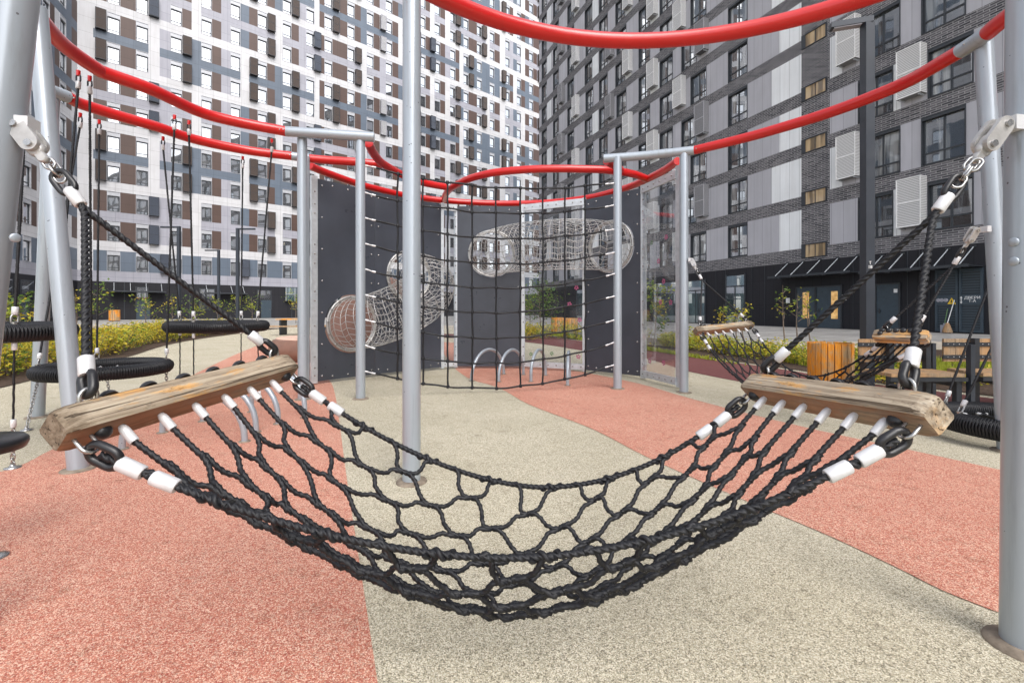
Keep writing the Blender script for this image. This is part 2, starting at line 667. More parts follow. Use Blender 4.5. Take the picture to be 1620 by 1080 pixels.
def add_specks(m, scale, col, size=0.10):
    """sparse splashes of dirt on painted metal"""
    nt = m.node_tree
    bs = nt.nodes['Principled BSDF']
    src = bs.inputs['Base Color'].links[0].from_socket
    v = coords(nt)
    vo = nd(nt, 'ShaderNodeTexVoronoi')
    vo.inputs['Scale'].default_value = scale
    nt.links.new(v, vo.inputs['Vector'])
    sp = nd(nt, 'ShaderNodeSeparateColor')
    nt.links.new(vo.outputs['Color'], sp.inputs[0])
    gate = nd(nt, 'ShaderNodeMath', operation='GREATER_THAN')
    nt.links.new(sp.outputs[1], gate.inputs[0])
    gate.inputs[1].default_value = 0.86
    near = nd(nt, 'ShaderNodeMath', operation='LESS_THAN')
    nt.links.new(vo.outputs['Distance'], near.inputs[0])
    near.inputs[1].default_value = size
    mu = nd(nt, 'ShaderNodeMath', operation='MULTIPLY')
    nt.links.new(gate.outputs[0], mu.inputs[0])
    nt.links.new(near.outputs[0], mu.inputs[1])
    c = mixc(nt, src, col, mu.outputs[0])
    f = noise(nt, coords(nt, (14, 14, 1.1)), 1.5, 6, 0.7)
    r = ramp(nt, [(0.52, (1, 1, 1)), (0.72, (0.80, 0.78, 0.75))])
    nt.links.new(f, r.inputs[0])
    c = mixc(nt, c, r.outputs[0], 0.7, 'MULTIPLY')
    nt.links.new(c, bs.inputs['Base Color'])


M = {}
M['pole'] = mat_simple('grey_painted_steel', (0.345, 0.385, 0.43), 0.30, 0.3, 0.03, 1.2, 0.5, coat=0.25, rvar=0.06)
M['red'] = mat_simple('red_gloss_paint', (0.50, 0.006, 0.006), 0.30, 0.0, 0.04, 1.5, 0.5, coat=0.3, rvar=0.06)
add_specks(M['pole'], 30, (0.12, 0.12, 0.13), 0.13)
M['rope'] = mat_simple('black_rope', (0.0085, 0.0088, 0.0115), 0.48, 0, 0.3, 60, 0.42, bmp=0.25, bscale=900)
M['rubber'] = mat_simple('black_rubber', (0.012, 0.012, 0.014), 0.35, 0, 0.2, 20, 0.5)
M['alu'] = mat_simple('aluminium_ferrule', (0.60, 0.60, 0.61), 0.42, 0.2, 0.08, 25, 0.5, bmp=0.1, bscale=120)
M['cast'] = mat_simple('cast_clamp', (0.43, 0.42, 0.41), 0.40, 0.4, 0.2, 22, 0.5, bmp=0.2, bscale=90)
M['steel'] = mat_simple('bright_steel', (0.40, 0.395, 0.39), 0.26, 0.85, 0.15, 30, 0.5)
M['galv'] = mat_simple('galvanised_steel', (0.54, 0.57, 0.60), 0.40, 0.3, 0.12, 14, 0.5)
M['wire'] = mat_simple('stainless_wire', (0.46, 0.455, 0.445), 0.34, 0.5, 0.15, 8, 0.5)
M['panel'] = mat_simple('anthracite_board', (0.050, 0.056, 0.072), 0.40, 0, 0.16, 1.6, 0.45, bmp=0.04, bscale=300, rvar=0.4)
M['clear'] = mat_clear('clear_acrylic')
M['pink'] = mat_simple('pink_print', (0.40, 0.09, 0.19), 0.5, 0, 0.3, 40)
M['greenprint'] = mat_simple('green_print', (0.10, 0.20, 0.08), 0.5, 0, 0.3, 40)
M['beige'] = mat_epdm('beige_rubber', (0.26, 0.23, 0.165), (0.575, 0.515, 0.385), (0.84, 0.78, 0.63), (0.82, 0.81, 0.77))
M['coral'] = mat_epdm('coral_rubber', (0.44, 0.11, 0.08), (0.64, 0.270, 0.183), (0.86, 0.60, 0.46), (0.86, 0.77, 0.76))
M['maroon'] = mat_simple('maroon_rubber', (0.155, 0.060, 0.058), 0.85, 0, 0.12, 30, 0.2, bmp=0.3, bscale=200)
M['collar'] = mat_simple('dirty_collar', (0.22, 0.18, 0.14), 0.85, 0, 0.35, 22, 0.2, bmp=0.4, bscale=120)
M['bar'] = mat_bar('weathered_timber')
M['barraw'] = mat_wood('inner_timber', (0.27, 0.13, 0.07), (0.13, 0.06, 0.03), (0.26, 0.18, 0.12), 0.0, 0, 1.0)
M['slat'] = mat_wood('orange_timber', (0.72, 0.27, 0.02), (0.46, 0.15, 0.012), (0.45, 0.30, 0.16), 0.0, 2, 0.6)
M['plank'] = mat_wood('plank_timber', (0.36, 0.21, 0.10), (0.22, 0.115, 0.05), (0.30, 0.21, 0.13), 0.15, 2, 0.6)
M['dark'] = mat_simple('dark_metal', (0.030, 0.034, 0.042), 0.42, 0.2, 0.15, 8, 0.5)
M['lamp'] = mat_simple('lamp_paint', (0.030, 0.036, 0.048), 0.4, 0.1, 0.1, 3, 0.5)
M['soil'] = mat_simple('bark_mulch', (0.075, 0.052, 0.040), 0.95, 0, 0.6, 35, 0.1, bmp=0.8, bscale=50)
M['lawn'] = mat_simple('lawn_green', (0.075, 0.115, 0.030), 0.9, 0, 0.4, 9, 0.1, bmp=0.5, bscale=60)
M['paving'] = mat_paving('pale_paving')
M['kerb'] = mat_simple('kerb_stone', (0.42, 0.38, 0.33), 0.85, 0, 0.15, 5, 0.2)
M['leafy'] = mat_leaf('yellow_leaf', (0.46, 0.38, 0.03), (0.62, 0.46, 0.05))
M['leafl'] = mat_leaf('lime_leaf', (0.27, 0.33, 0.035), (0.42, 0.44, 0.05))
M['leafg'] = mat_leaf('green_leaf', (0.08, 0.14, 0.03), (0.14, 0.22, 0.045))
M['twig'] = mat_simple('twig', (0.16, 0.12, 0.09), 0.85, 0, 0.2, 20)
M['mound'] = mat_simple('brown_rubber', (0.20, 0.105, 0.075), 0.42, 0, 0.12, 5, 0.3, bmp=0.15, bscale=150)
M['moundtop'] = mat_simple('pale_pink_rubber', (0.62, 0.42, 0.33), 0.8, 0, 0.1, 12, 0.2)
# ================================================================== ground
def flat(name, pts, z, mat, z1=None, kind='structure'):
    mb = MB().poly(pts, z, z1)
    o = mb.build(name, mat)
    tag(o, kind=kind)
    return o


def gpx(pts, z=0.0):
    return [G(x, y, z) for x, y in pts]


flat('ground', [(-400, -120), (400, -120), (400, 700), (-400, 700)], 0.0, M['beige'])
# coral rubber: left field sweeping back to the mound, right band running diagonally
left_edge = smooth(gpx([(-900, 905), (-300, 812), (0, 747), (83, 711), (170, 672), (250, 622), (332, 580), (384, 556), (425, 541), (470, 533)]), 5)
right_edge = smooth(gpx([(520, 533), (505, 560), (507, 585), (527, 612), (549, 760), (574, 925), (598, 1085)]), 5)
pl = [tuple(q[:2]) for q in left_edge] + [tuple(q[:2]) for q in right_edge] + [(-0.75, 0.4), (-0.9, -1.5), (-4.6, -1.5)]
flat('coral_rubber_surface', pl, 0.004, M['coral'])
lo = smooth(gpx([(690, 540), (723, 586), (788, 613), (837, 640), (933, 677), (1021, 722), (1160, 784), (1300, 843), (1420, 899), (1490, 934), (1575, 968)]), 4)
hi = smooth(gpx([(1640, 757), (1575, 742), (1444, 713), (1300, 682), (1170, 651), (1080, 627), (1011, 607), (924, 589), (840, 573), (752, 545)]), 4)
pl = [tuple(q[:2]) for q in lo] + [(2.9, 1.55), (6.5, 0.6), (7.5, 1.6), (4.6, 3.1)] + [tuple(q[:2]) for q in hi]
flat('coral_rubber_band', pl, 0.004, M['coral'])
path_far = gpx([(700, 528), (829, 530), (924, 540), (1018, 553), (1092, 563), (1145, 571), (1250, 586), (1354, 604), (1506, 622), (1640, 640)])
path_near = gpx([(1640, 662), (1567, 647), (1450, 637), (1300, 626), (1177, 605), (1091, 588), (1067, 581), (1018, 567), (924, 555), (829, 541), (700, 534)])
flat('maroon_rubber_path', [tuple(q[:2]) for q in np.vstack([smooth(path_far, 4), smooth(path_near, 4)])], 0.004, M['maroon'])
# planting beds
bed_l = gpx([(-420, 700), (-120, 640), (0, 614), (105, 588), (205, 564), (261, 547), (324, 535), (430, 521)])
flat('planting_bed', [tuple(q[:2]) for q in smooth(bed_l, 4)] + [(-14.5, 30.6), (-44.0, 30.6), (-44.0, 6.0)], 0.012, M['soil'])
bed_r = smooth(gpx([(829, 529), (924, 539), (1018, 551.5), (1092, 561.5), (1145, 569.5), (1250, 584), (1354, 601.5), (1506, 619), (1640, 636)]), 4)
flat('planting_bed', [tuple(q[:2]) for q in bed_r] + [(16, 4.5), (22, 6.5), (22, 13.6), (5.8, 13.6), (1.0, 22.0)], 0.012, M['soil'])
pv = [(-46, 31), (1.2, 29), (5.6, 14.3), (45, 14.3), (45, 40), (30, 70), (30, 110), (-46, 110)]
flat('paving_plaza', pv, 0.19, M['paving'], 0.0)


def kerb(name, pts, w=0.16, h=0.205):
    """kerb stones set against the edge of the plaza"""
    mb = MB()
    for a, b in zip(pts[:-1], pts[1:]):
        a, b = V3(*a, 0), V3(*b, 0)
        d = unit(b - a)
        n = V3(d[1], -d[0], 0)
        mb.box((0, 0.003, 0), (np.linalg.norm(b - a) - 0.004, w, h), 0, (np.stack([d, n, V3(0, 0, 1)], 1), a))
    return tag(mb.build(name, M['kerb']), kind='structure')


kerb('kerb_stones', [(-46, 31), (1.2, 29), (5.6, 14.3), (45, 14.3)])
# lawn strip behind the clear panels
lw = [G(800, 527), G(924, 533), G(1000, 540), G(1100, 549)]
o = flat('lawn', [tuple(q[:2]) for q in lw] + [(5.9, 14.6), (1.6, 28.0), (-1.2, 28.4)], 0.02, M['lawn'], kind='stuff')
gb = MB()
for i in range(5200):
    t, u = rnd.random(), rnd.random()
    x = 0.2 + 3.6 * t + 1.2 * u
    y = 28 - 13.0 * t - 5.5 * u
    h = 0.05 + 0.07 * rnd.random()
    a = rnd.random() * 6.28
    dx, dy = 0.02 * math.cos(a), 0.02 * math.sin(a)
    gb.add([(x - dx, y - dy, 0.02), (x + dx, y + dy, 0.02), (x + dx * 2, y - dy, 0.02 + h)], [(0, 1, 2)])
for i in range(7000):                      # grass under the bench on the right
    x, y = 6.2 + 8.5 * rnd.random(), 7.4 + 3.2 * rnd.random()
    h = 0.06 + 0.12 * rnd.random()
    a = rnd.random() * 6.28
    dx, dy = 0.015 * math.cos(a), 0.015 * math.sin(a)
    gb.add([(x - dx, y - dy, 0.012), (x + dx, y + dy, 0.012), (x + dx * 2, y - dy, 0.012 + h)], [(0, 1, 2)])
tag(gb.build('grass', M['leafl']), kind='stuff')

# ================================================================== left building: white frame grid, 20 storeys
M['f_white'] = mat_clad('white_cladding', (0.57, 0.57, 0.59))
M['f_light'] = mat_clad('light_grey_cladding', (0.345, 0.345, 0.395))
M['f_brown'] = mat_clad('brown_cladding', (0.088, 0.053, 0.043))
M['f_slate'] = mat_clad('slate_cladding', (0.115, 0.145, 0.190))
M['f_base'] = mat_clad('charcoal_cladding', (0.022, 0.022, 0.027), 0.55, 0.5, 0.22)
M['w_frame'] = mat_simple('grey_window_frame', (0.42, 0.43, 0.46), 0.4, 0.1)
M['w_dark'] = mat_simple('charcoal_window_frame', (0.035, 0.040, 0.048), 0.4, 0.1)
M['glass'] = mat_window('window_glass', (0.020, 0.024, 0.03), 0.62, (0.10, 0.10, 0.10))
M['glass2'] = mat_window('curtained_glass', (0.035, 0.045, 0.055), 0.30, (0.30, 0.31, 0.31))
M['amber'] = mat_window('amber_glass', (0.42, 0.29, 0.15), 0.12, (0.60, 0.44, 0.25))
M['ac_brown'] = mat_louvre('brown_louvre', (0.085, 0.060, 0.050), 0.07)
M['ac_slate'] = mat_louvre('slate_louvre', (0.075, 0.090, 0.125), 0.07)
M['ac_light'] = mat_louvre('light_louvre', (0.48, 0.48, 0.50), 0.07)
M['ac_white'] = mat_louvre('white_louvre', (0.74, 0.74, 0.75), 0.075)
M['ac_grey'] = mat_louvre('grey_louvre', (0.30, 0.30, 0.32), 0.075)
M['f_grey'] = mat_clad('grey_panel', (0.45, 0.447, 0.485), 0.4, 0.62, 0.4, 40.0)
M['f_pale'] = mat_clad('pale_panel', (0.80, 0.82, 0.84), 0.4, 0.62, 0.4, 40.0)
M['f_brick'] = mat_brick('grey_brick')
M['door'] = mat_simple('blue_grey_door', (0.040, 0.060, 0.080), 0.45, 0.1)
M['vent'] = mat_louvre('vent_louvre', (0.040, 0.058, 0.076), 0.11)
M['teal'] = mat_window('shop_glass', (0.030, 0.075, 0.085), 0.35, (0.10, 0.17, 0.17))
M['whitep'] = mat_simple('white_paint', (0.78, 0.78, 0.78), 0.5)
M['yellow'] = mat_simple('yellow_paint', (0.75, 0.50, 0.03), 0.5)


def facade_grid(mb, xs, zs, pick, o, y=0.0):
    """wall of rectangles between the x and z lines; pick(i, k) gives a material index or None for an opening"""
    for i in range(len(xs) - 1):
        if xs[i + 1] - xs[i] < 1e-4:
            continue
        for k in range(len(zs) - 1):
            m = pick(i, k)
            if m is None:
                continue
            a, b, c, d = (xs[i], y, zs[k]), (xs[i + 1], y, zs[k]), (xs[i + 1], y, zs[k + 1]), (xs[i], y, zs[k + 1])
            if o < 0:
                mb.quad(a, b, c, d, m)
            else:
                mb.quad(b, a, d, c, m)


def window_mesh(w, h, o, frame_mats, lintel=0.0, style='left'):
    """frame lining the opening, sash bars; local origin at the bottom centre, wall at y=0, o = outward sign"""
    mb = MB()
    r = 0.16
    yi, yo = (-o * r, o * 0.03)
    lo, hi = min(yi, yo), max(yi, yo)
    t = 0.035
    hh = h - lintel
    mb.box((-w / 2, lo, 0), (-w / 2 + t, hi, h), 0)
    mb.box((w / 2 - t, lo, 0), (w / 2, hi, h), 0)
    mb.box((-w / 2 + t, lo, 0), (w / 2 - t, hi, t), 0)
    mb.box((-w / 2 + t, lo, h - t), (w / 2 - t, hi, h), 0)
    yb = sorted((-o * 0.16, -o * 0.09))
    if style == 'left':
        if lintel:
            mb.box((-w / 2 + t, min(-o * 0.16, o * 0.02), hh), (w / 2 - t, max(-o * 0.16, o * 0.02), h - t - 0.05), 0)
        mb.box((-w / 2 + t, yb[0], hh - 0.10), (w / 2 - t, yb[1], hh), 1)
        mb.box((-w / 2 + t, yb[0], t), (w / 2 - t, yb[1], t + 0.06), 1)
        mb.box((-w / 2 + t, yb[0], 0.34), (w / 2 - t, yb[1], 0.40), 1)
        mb.box((w / 2 - t - 0.09, yb[0], t), (w / 2 - t, yb[1], hh - 0.1), 1)
        mb.box((-w / 2 + t, yb[0], t), (-w / 2 + t + 0.06, yb[1], hh - 0.1), 1)
    else:
        for x in (-w / 2 + t, -0.04, w / 2 - t - 0.07):
            mb.box((x, yb[0], t), (x + 0.07, yb[1], h - t), 1)
        for z in (t, 0.52, h - t - 0.16):
            mb.box((-w / 2 + t, yb[0] + 0.004, z), (w / 2 - t, yb[1] + 0.004, z + (0.16 if z > 1 else 0.07)), 1)
        mb.box((-w / 2 + t, lo, h - 0.17), (w / 2 - t, hi + 0.004, h - 0.05), 1)
    pane = MB()
    yp = -o * 0.13
    q = [(-w / 2 + t, yp, t), (w / 2 - t, yp, t), (w / 2 - t, yp, hh - 0.02), (-w / 2 + t, yp, hh - 0.02)]
    pane.quad(*(q if o < 0 else q[::-1]))
    return mb, pane


def ac_mesh(w, h, d, o, wavy=False):
    mb = MB()
    y0, y1 = sorted((o * 0.006, o * d))
    mb.box((-w / 2, y0, 0), (w / 2, y1, h), 0)
    f0, f1 = sorted((o * d, o * (d + 0.02)))
    for x in (-w / 2, w / 2 - 0.04):
        mb.box((x, f0, 0), (x + 0.04, f1, h), 1)
    for z in (0, h / 2 - 0.02, h - 0.04):
        mb.box((-w / 2 + 0.04, f0, z), (w / 2 - 0.04, f1 - 0.003, z + 0.04), 1)
    # brackets under the box
    mb.box((-w / 2 + 0.08, y0 + 0.02, -0.06), (-w / 2 + 0.14, y1 - 0.06, -0.002), 2)
    mb.box((w / 2 - 0.14, y0 + 0.02, -0.06), (w / 2 - 0.08, y1 - 0.06, -0.002), 2)
    return mb


def put(src, parent, loc, kids=()):
    c = src.copy()
    COL.objects.link(c)
    c.parent = parent
    c.location = loc
    for k in kids:
        d = k.copy()
        COL.objects.link(d)
        d.parent = c
    return c


def merge_copies(name, mb_src, locs, mats, parent):
    """the many far pieces as one mesh"""
    mb = MB()
    base = np.concatenate(mb_src.v)
    for l in locs:
        o = mb.n
        mb.v.append(base + np.asarray(l))
        mb.n += len(base)
        mb.f += [[i + o for i in f] for f in mb_src.f]
        mb.m += mb_src.m
        mb.s += mb_src.s
    ob = mb.build(name, mats, parent, local=True)
    tag(ob, kind='stuff')
    return ob


def left_block():
    ang = math.atan2(0.658, 0.752)
    z44 = 44.3
    x0 = (122 - CX) / FPX * z44
    bl = thing('apartment_tower', 'tall white gridded apartment block with brown and slate panels', 'building', (x0, z44, 0.0), rotz=ang)
    OUT = -1
    Zc = [46.06, 47.54, 49.43, 51.24, 53.1, 54.95, 56.77, 58.6, 60.1, 62.1, 63.9, 65.76, 67.7, 69.4, 71.1, 73.0, 74.7, 76.5, 78.3, 80.6, 82.4, 84.4, 86.4, 88.3, 90.2]
    sc = [(z - z44) / 0.658 for z in Zc]
    ww = 1.02
    PT = 'BB BB aG BW BG KB AW BG aB BB AW BG BK GB BW BW AK BB AW BW GK WB BA BW BG BB'.split()
    QT = 'WA BB WG AK BG WA BK AG WB AB BK Bg BW BA Ba BG BW AK KK KA BW BK BB BW BG BB'.split()
    send = 78.0
    NR = 20
    zb = lambda n: 5.10 + 3.0 * n
    zt = lambda n: zb(n) + 2.06
    idx = {'W': 0, 'G': 1, 'B': 2, 'K': 3}
    back = {'A': 0, 'a': 0, 'g': 0}
    wall = MB()
    xs = [0.0, 1.25]
    cells = [('pil', None)]
    # x lines: pilaster, half, window, half, half, window ...
    lines = [0.0, 1.15]
    kinds = [('P', 0)]
    prev = 1.15
    for c, s in enumerate(sc):
        a = s - ww / 2
        if c == 0:
            kinds += [('R', 0)]
            lines += [a]
        else:
            mid = (prev + a) / 2
            kinds += [('L', c), ('R', c)]
            lines += [mid, a]
        kinds += [('w', c)]
        lines += [s + ww / 2]
        prev = s + ww / 2
    kinds += [('L', len(sc))]
    lines += [send]
    wins, acs = [], []
    for n in range(NR):
        P_row = n == 0 or ((n - 1) // 2) % 2 == 0
        T = PT if P_row else QT
        lower_of_pair = n >= 1 and (n - 1) % 2 == 0

        def zone(kd):
            k, c = kd
            if k == 'P':
                return 0
            if k == 'w':
                return None
            if n == 0:
                return 3
            code = T[min(c, len(T) - 1)][0 if k == 'L' else 1]
            return idx.get(code, idx['W'] if not P_row else idx['G'])

        def spand(kd):
            """band above row n"""
            k, c = kd
            if k == 'P' or n == 0 or not lower_of_pair:
                return 0
            if k == 'w':
                code = T[min(c, len(T) - 1)][1] + T[min(c + 1, len(T) - 1)][0]
            else:
                code = T[min(c, len(T) - 1)]
                if code[0 if k == 'L' else 1] == 'W':
                    return 0
            if code == 'WW':
                return 0
            return 1 if P_row else 3

        facade_grid(wall, lines, [zb(n), zt(n)], lambda i, k: zone(kinds[i]), OUT)
        facade_grid(wall, lines, [zt(n), zb(n + 1)], lambda i, k: spand(kinds[i]), OUT)
        for c, s in enumerate(sc):
            wins.append((s, zb(n), Zc[c], n, c))
        for j, (k, c) in enumerate(kinds):
            if k in 'LR' and c < len(T):
                code = T[c][0 if k == 'L' else 1]
                if n == 0:
                    code = 'a' if (c * 7 + (k == 'R')) % 5 == 0 else 'K'
                if code in 'Aag' and not (code == 'A' and P_row and c == 4):
                    mid = (lines[j] + lines[j + 1]) / 2
                    w = min(0.86, lines[j + 1] - lines[j] - 0.02)
                    # boxes sit against the window beside them
                    x = lines[j] + w / 2 + 0.02 if k == 'L' else lines[j + 1] - w / 2 - 0.02
                    acs.append((x, zb(n) - 0.02, code, n, c))
    # light band under the first row, charcoal ground storey
    facade_grid(wall, [0, send], [4.05, zb(0)], lambda i, k: 1, OUT)
    top = zb(NR) + 0.8
    facade_grid(wall, [0, send], [zb(NR), top], lambda i, k: 0, OUT)
    facade_grid(wall, [0, send], [0.19, 4.05], lambda i, k: 4, OUT)
    # roof, end and back so that the block is solid
    wall.quad((0, 0, top), (send, 0, top), (send, 16, top), (0, 16, top), 0)
    wall.quad((send, 0, 0.19), (send, 16, 0.19), (send, 16, top), (send, 0, top), 0)
    wall.quad((0, 16, 0.19), (0, 0, 0.19), (0, 0, top), (0, 16, top), 0)
    wall.quad((send, 16, 0.19), (0, 16, 0.19), (0, 16, top), (send, 16, top), 0)
    cm = [M['f_white'], M['f_light'], M['f_brown'], M['f_slate'], M['f_base']]
    wall.build('wall', cm, bl, local=True)
    # windows
    wf, wp = window_mesh(ww, 2.06, OUT, None, 0.44)
    fm = [M['w_frame'], M['w_dark']]

    def in_view(z, depth, s):
        return z - CAMZ < 505.0 / FPX * depth

    vis = [w for w in wins if in_view(w[1], w[2], w[0])]
    vis.sort(key=lambda w: w[2] + 0.01 * w[1])
    near, far = vis[:100], vis[100:]
    first = wf.build('window', fm, bl, local=True)
    pane = wp.build('pane', M['glass'], first, local=True)
    first.location = (near[0][0], 0, near[0][1])
    for w in near[1:]:
        put(first, bl, (w[0], 0, w[1]), [pane])
    rest = far + [w for w in wins if not in_view(w[1], w[2], w[0])]
    merge_copies('window', wf, [(w[0], 0, w[1]) for w in rest], fm, bl)
    merge_copies('pane', wp, [(w[0], 0, w[1]) for w in rest], M['glass'], bl)
    # air conditioner baskets
    dm = {'A': (M['ac_brown'], M['dark']), 'a': (M['ac_slate'], M['dark']), 'g': (M['ac_light'], M['f_light'])}
    am = ac_mesh(0.84, 2.0, 0.42, OUT)
    protos = {}
    acs.sort(key=lambda a: a[0] + 0.01 * a[1])
    va = [a for a in acs if in_view(a[1], 44.3 + 0.658 * a[0], 0)]
    for i, a in enumerate(va):
        if i < 95:
            if a[2] not in protos:
                ob = am.build('air_conditioner_basket', [*dm[a[2]], M['dark']], bl, local=True)
                ob.location = (a[0], 0, a[1])
                protos[a[2]] = ob
            else:
                put(protos[a[2]], bl, (a[0], 0, a[1]))
    for code in 'Aag':
        r = [(a[0], 0, a[1]) for i, a in enumerate(va) if i >= 95 and a[2] == code] + [(a[0], 0, a[1]) for a in acs if a not in va and a[2] == code]
        if r:
            merge_copies('air_conditioner_basket', am, r, [*dm[code], M['dark']], bl)
    # ground storey: doors, dark windows, canopies with tie rods
    for s, wd in ((4.9, 1.1), (10.6, 1.5), (16.4, 1.6), (20.3, 1.6), (24.5, 1.4), (27.4, 1.4)):
        gm = MB().box((s - wd / 2, -0.05, 1.2), (s + wd / 2, -0.006, 3.6))
        gp = MB().quad((s - wd / 2 + 0.08, -0.054, 1.28), (s + wd / 2 - 0.08, -0.054, 1.28), (s + wd / 2 - 0.08, -0.054, 3.5), (s - wd / 2 + 0.08, -0.054, 3.5))
        wob = gm.build('shop_window', M['w_dark'], bl, local=True)
        gp.build('pane', M['glass'], wob, local=True)
    for s in (5.0, 16.6):
        db = MB().box((s - 0.55, -0.06, 0.2), (s + 0.55, -0.006, 2.35))
        db.box((s + 0.38, -0.10, 1.15), (s + 0.43, -0.06, 1.3), 1)
        db.build('door', [M['door'], M['steel']], bl, local=True)
    for s0, s1 in ((2.4, 6.8), (10.2, 14.4)):
        cb = MB().box((s0, -1.15, 3.02), (s1, -0.006, 3.10), 0)
        cb.box((s0 - 0.02, -1.2, 3.0), (s1 + 0.02, -1.15, 3.14), 1)
        for k in range(4):
            s = s0 + 0.3 + (s1 - s0 - 0.6) * k / 3
            cb.tube([(s, -1.1, 3.13), (s, -0.02, 3.95)], 0.026, 6, mat=2)
        cb.build('canopy', [M['w_dark'], M['w_dark'], M['galv']], bl, local=True)
    for s in (3.5, 9.0, 14.0, 19.5, 26.0, 32.0):
        pb = MB().box((s - 0.03, -0.025, 0.2), (s + 0.03, -0.004, 4.04))
        pb.build('downpipe', M['w_dark'], bl, local=True)
    for s0, s1 in ((18.7, 21.8), (25.0, 28.0)):
        bb = MB().box((s0, -0.5, 2.3), (s1, -0.007, 3.95), 0)
        for k in range(4):
            s = s0 + (s1 - s0) * k / 3
            bb.box((s - 0.03, -0.53, 2.3), (s + 0.03, -0.5, 3.95), 1)
        bb.box((s0, -0.528, 3.1), (s1, -0.5, 3.16), 1)
        bb.build('glazed_bay', [M['teal'], M['w_frame']], bl, local=True)
    return bl


left_block()


def wing_block():
    """the wing of the white block that turns towards the playground on the far left"""
    d = unit((0.391, -0.92, 0))
    x0 = (122 - CX) / FPX * 44.3
    ang = math.atan2(d[1], d[0])
    b = thing('apartment_wing', 'white apartment wing with slate panels seen behind the leaning posts', 'building', (x0, 44.3, 0.0), rotz=ang)
    OUT = 1
    wall = MB()
    sw = [2.7 + 2.8 * k for k in range(7)]
    ln, kd = [0.0], []
    for k, s in enumerate(sw):
        a, c = s - 0.56, s + 0.56
        mid = (ln[-1] + a) / 2
        ln += [mid, a, c]
        kd += [('L', k), ('R', k), ('w', k)]
    ln.append(23.0)
    kd.append(('L', 7))
    T = ['BW', 'KB', 'WB', 'BK', 'WB', 'KB', 'WB', 'BB']
    ix = {'W': 0, 'G': 1, 'B': 2, 'K': 3}
    zb = lambda n: 5.10 + 3.0 * n
    wins = []
    for n in range(15):
        def zone(i, k):
            a, c = kd[i]
            if a == 'w':
                return None
            if n == 0:
                return 3
            code = T[(c + (n - 1) // 2) % 8][0 if a == 'L' else 1]
            return ix[code]
        facade_grid(wall, ln, [zb(n), zb(n) + 2.06], zone, OUT)
        low = n >= 1 and (n - 1) % 2 == 0
        facade_grid(wall, ln, [zb(n) + 2.06, zb(n + 1)], lambda i, k: 3 if (low and kd[i][1] % 3 != 2) else 0, OUT)
        for s in sw:
            wins.append((s, n))
    top = zb(15) + 0.6
    facade_grid(wall, [0, 23], [4.05, 5.10], lambda i, k: 1, OUT)
    facade_grid(wall, [0, 23], [0.19, 4.05], lambda i, k: 4, OUT)
    facade_grid(wall, [0, 23], [zb(15), top], lambda i, k: 0, OUT)
    wall.quad((23, -14, 0.19), (23, 0, 0.19), (23, 0, top), (23, -14, top), 0)
    wall.quad((0, -14, top), (23, -14, top), (23, 0, top), (0, 0, top), 0)
    wall.quad((0, -14, 0.19), (23, -14, 0.19), (23, -14, top), (0, -14, top), 0)
    wall.build('wall', [M['f_white'], M['f_light'], M['f_brown'], M['f_slate'], M['f_base']], b, local=True)
    wf, wp = window_mesh(1.12, 2.06, OUT, None, 0.38)
    fm = [M['w_frame'], M['w_dark']]
    vis = [w for w in wins if w[0] < 12.5 and zb(w[1]) < 33]
    rest = [w for w in wins if w not in vis]
    first = wf.build('window', fm, b, local=True)
    pane = wp.build('pane', M['glass'], first, local=True)
    first.location = (vis[0][0], 0, zb(vis[0][1]))
    for s, n in vis[1:]:
        put(first, b, (s, 0, zb(n)), [pane])
    merge_copies('window', wf, [(s, 0, zb(n)) for s, n in rest], fm, b)
    merge_copies('pane', wp, [(s, 0, zb(n)) for s, n in rest], M['glass'], b)
    gm = MB()
    for k, s in enumerate(sw[:5]):
        gm = MB().box((s - 0.9, 0.006, 0.5), (s + 0.9, 0.05, 3.6))
        w_ = gm.build('shop_window', M['w_dark'], b, local=True)
        MB().quad((s + 0.8, 0.055, 0.6), (s - 0.8, 0.055, 0.6), (s - 0.8, 0.055, 3.5), (s + 0.8, 0.055, 3.5)).build('pane', M['glass'], w_, local=True)


wing_block()


# ================================================================== right building: grey brick bands
def text_mesh(body, size):
    cu = bpy.data.curves.new('letters', 'FONT')
    cu.body = body
    cu.size = size
    cu.extrude = 0.004
    cu.align_x = 'CENTER'
    cu.space_line = 0.9
    t = bpy.data.objects.new('letters', cu)
    COL.objects.link(t)
    bpy.context.view_layer.update()
    me = bpy.data.meshes.new_from_object(t.evaluated_get(bpy.context.evaluated_depsgraph_get()))
    bpy.data.objects.remove(t)
    return me


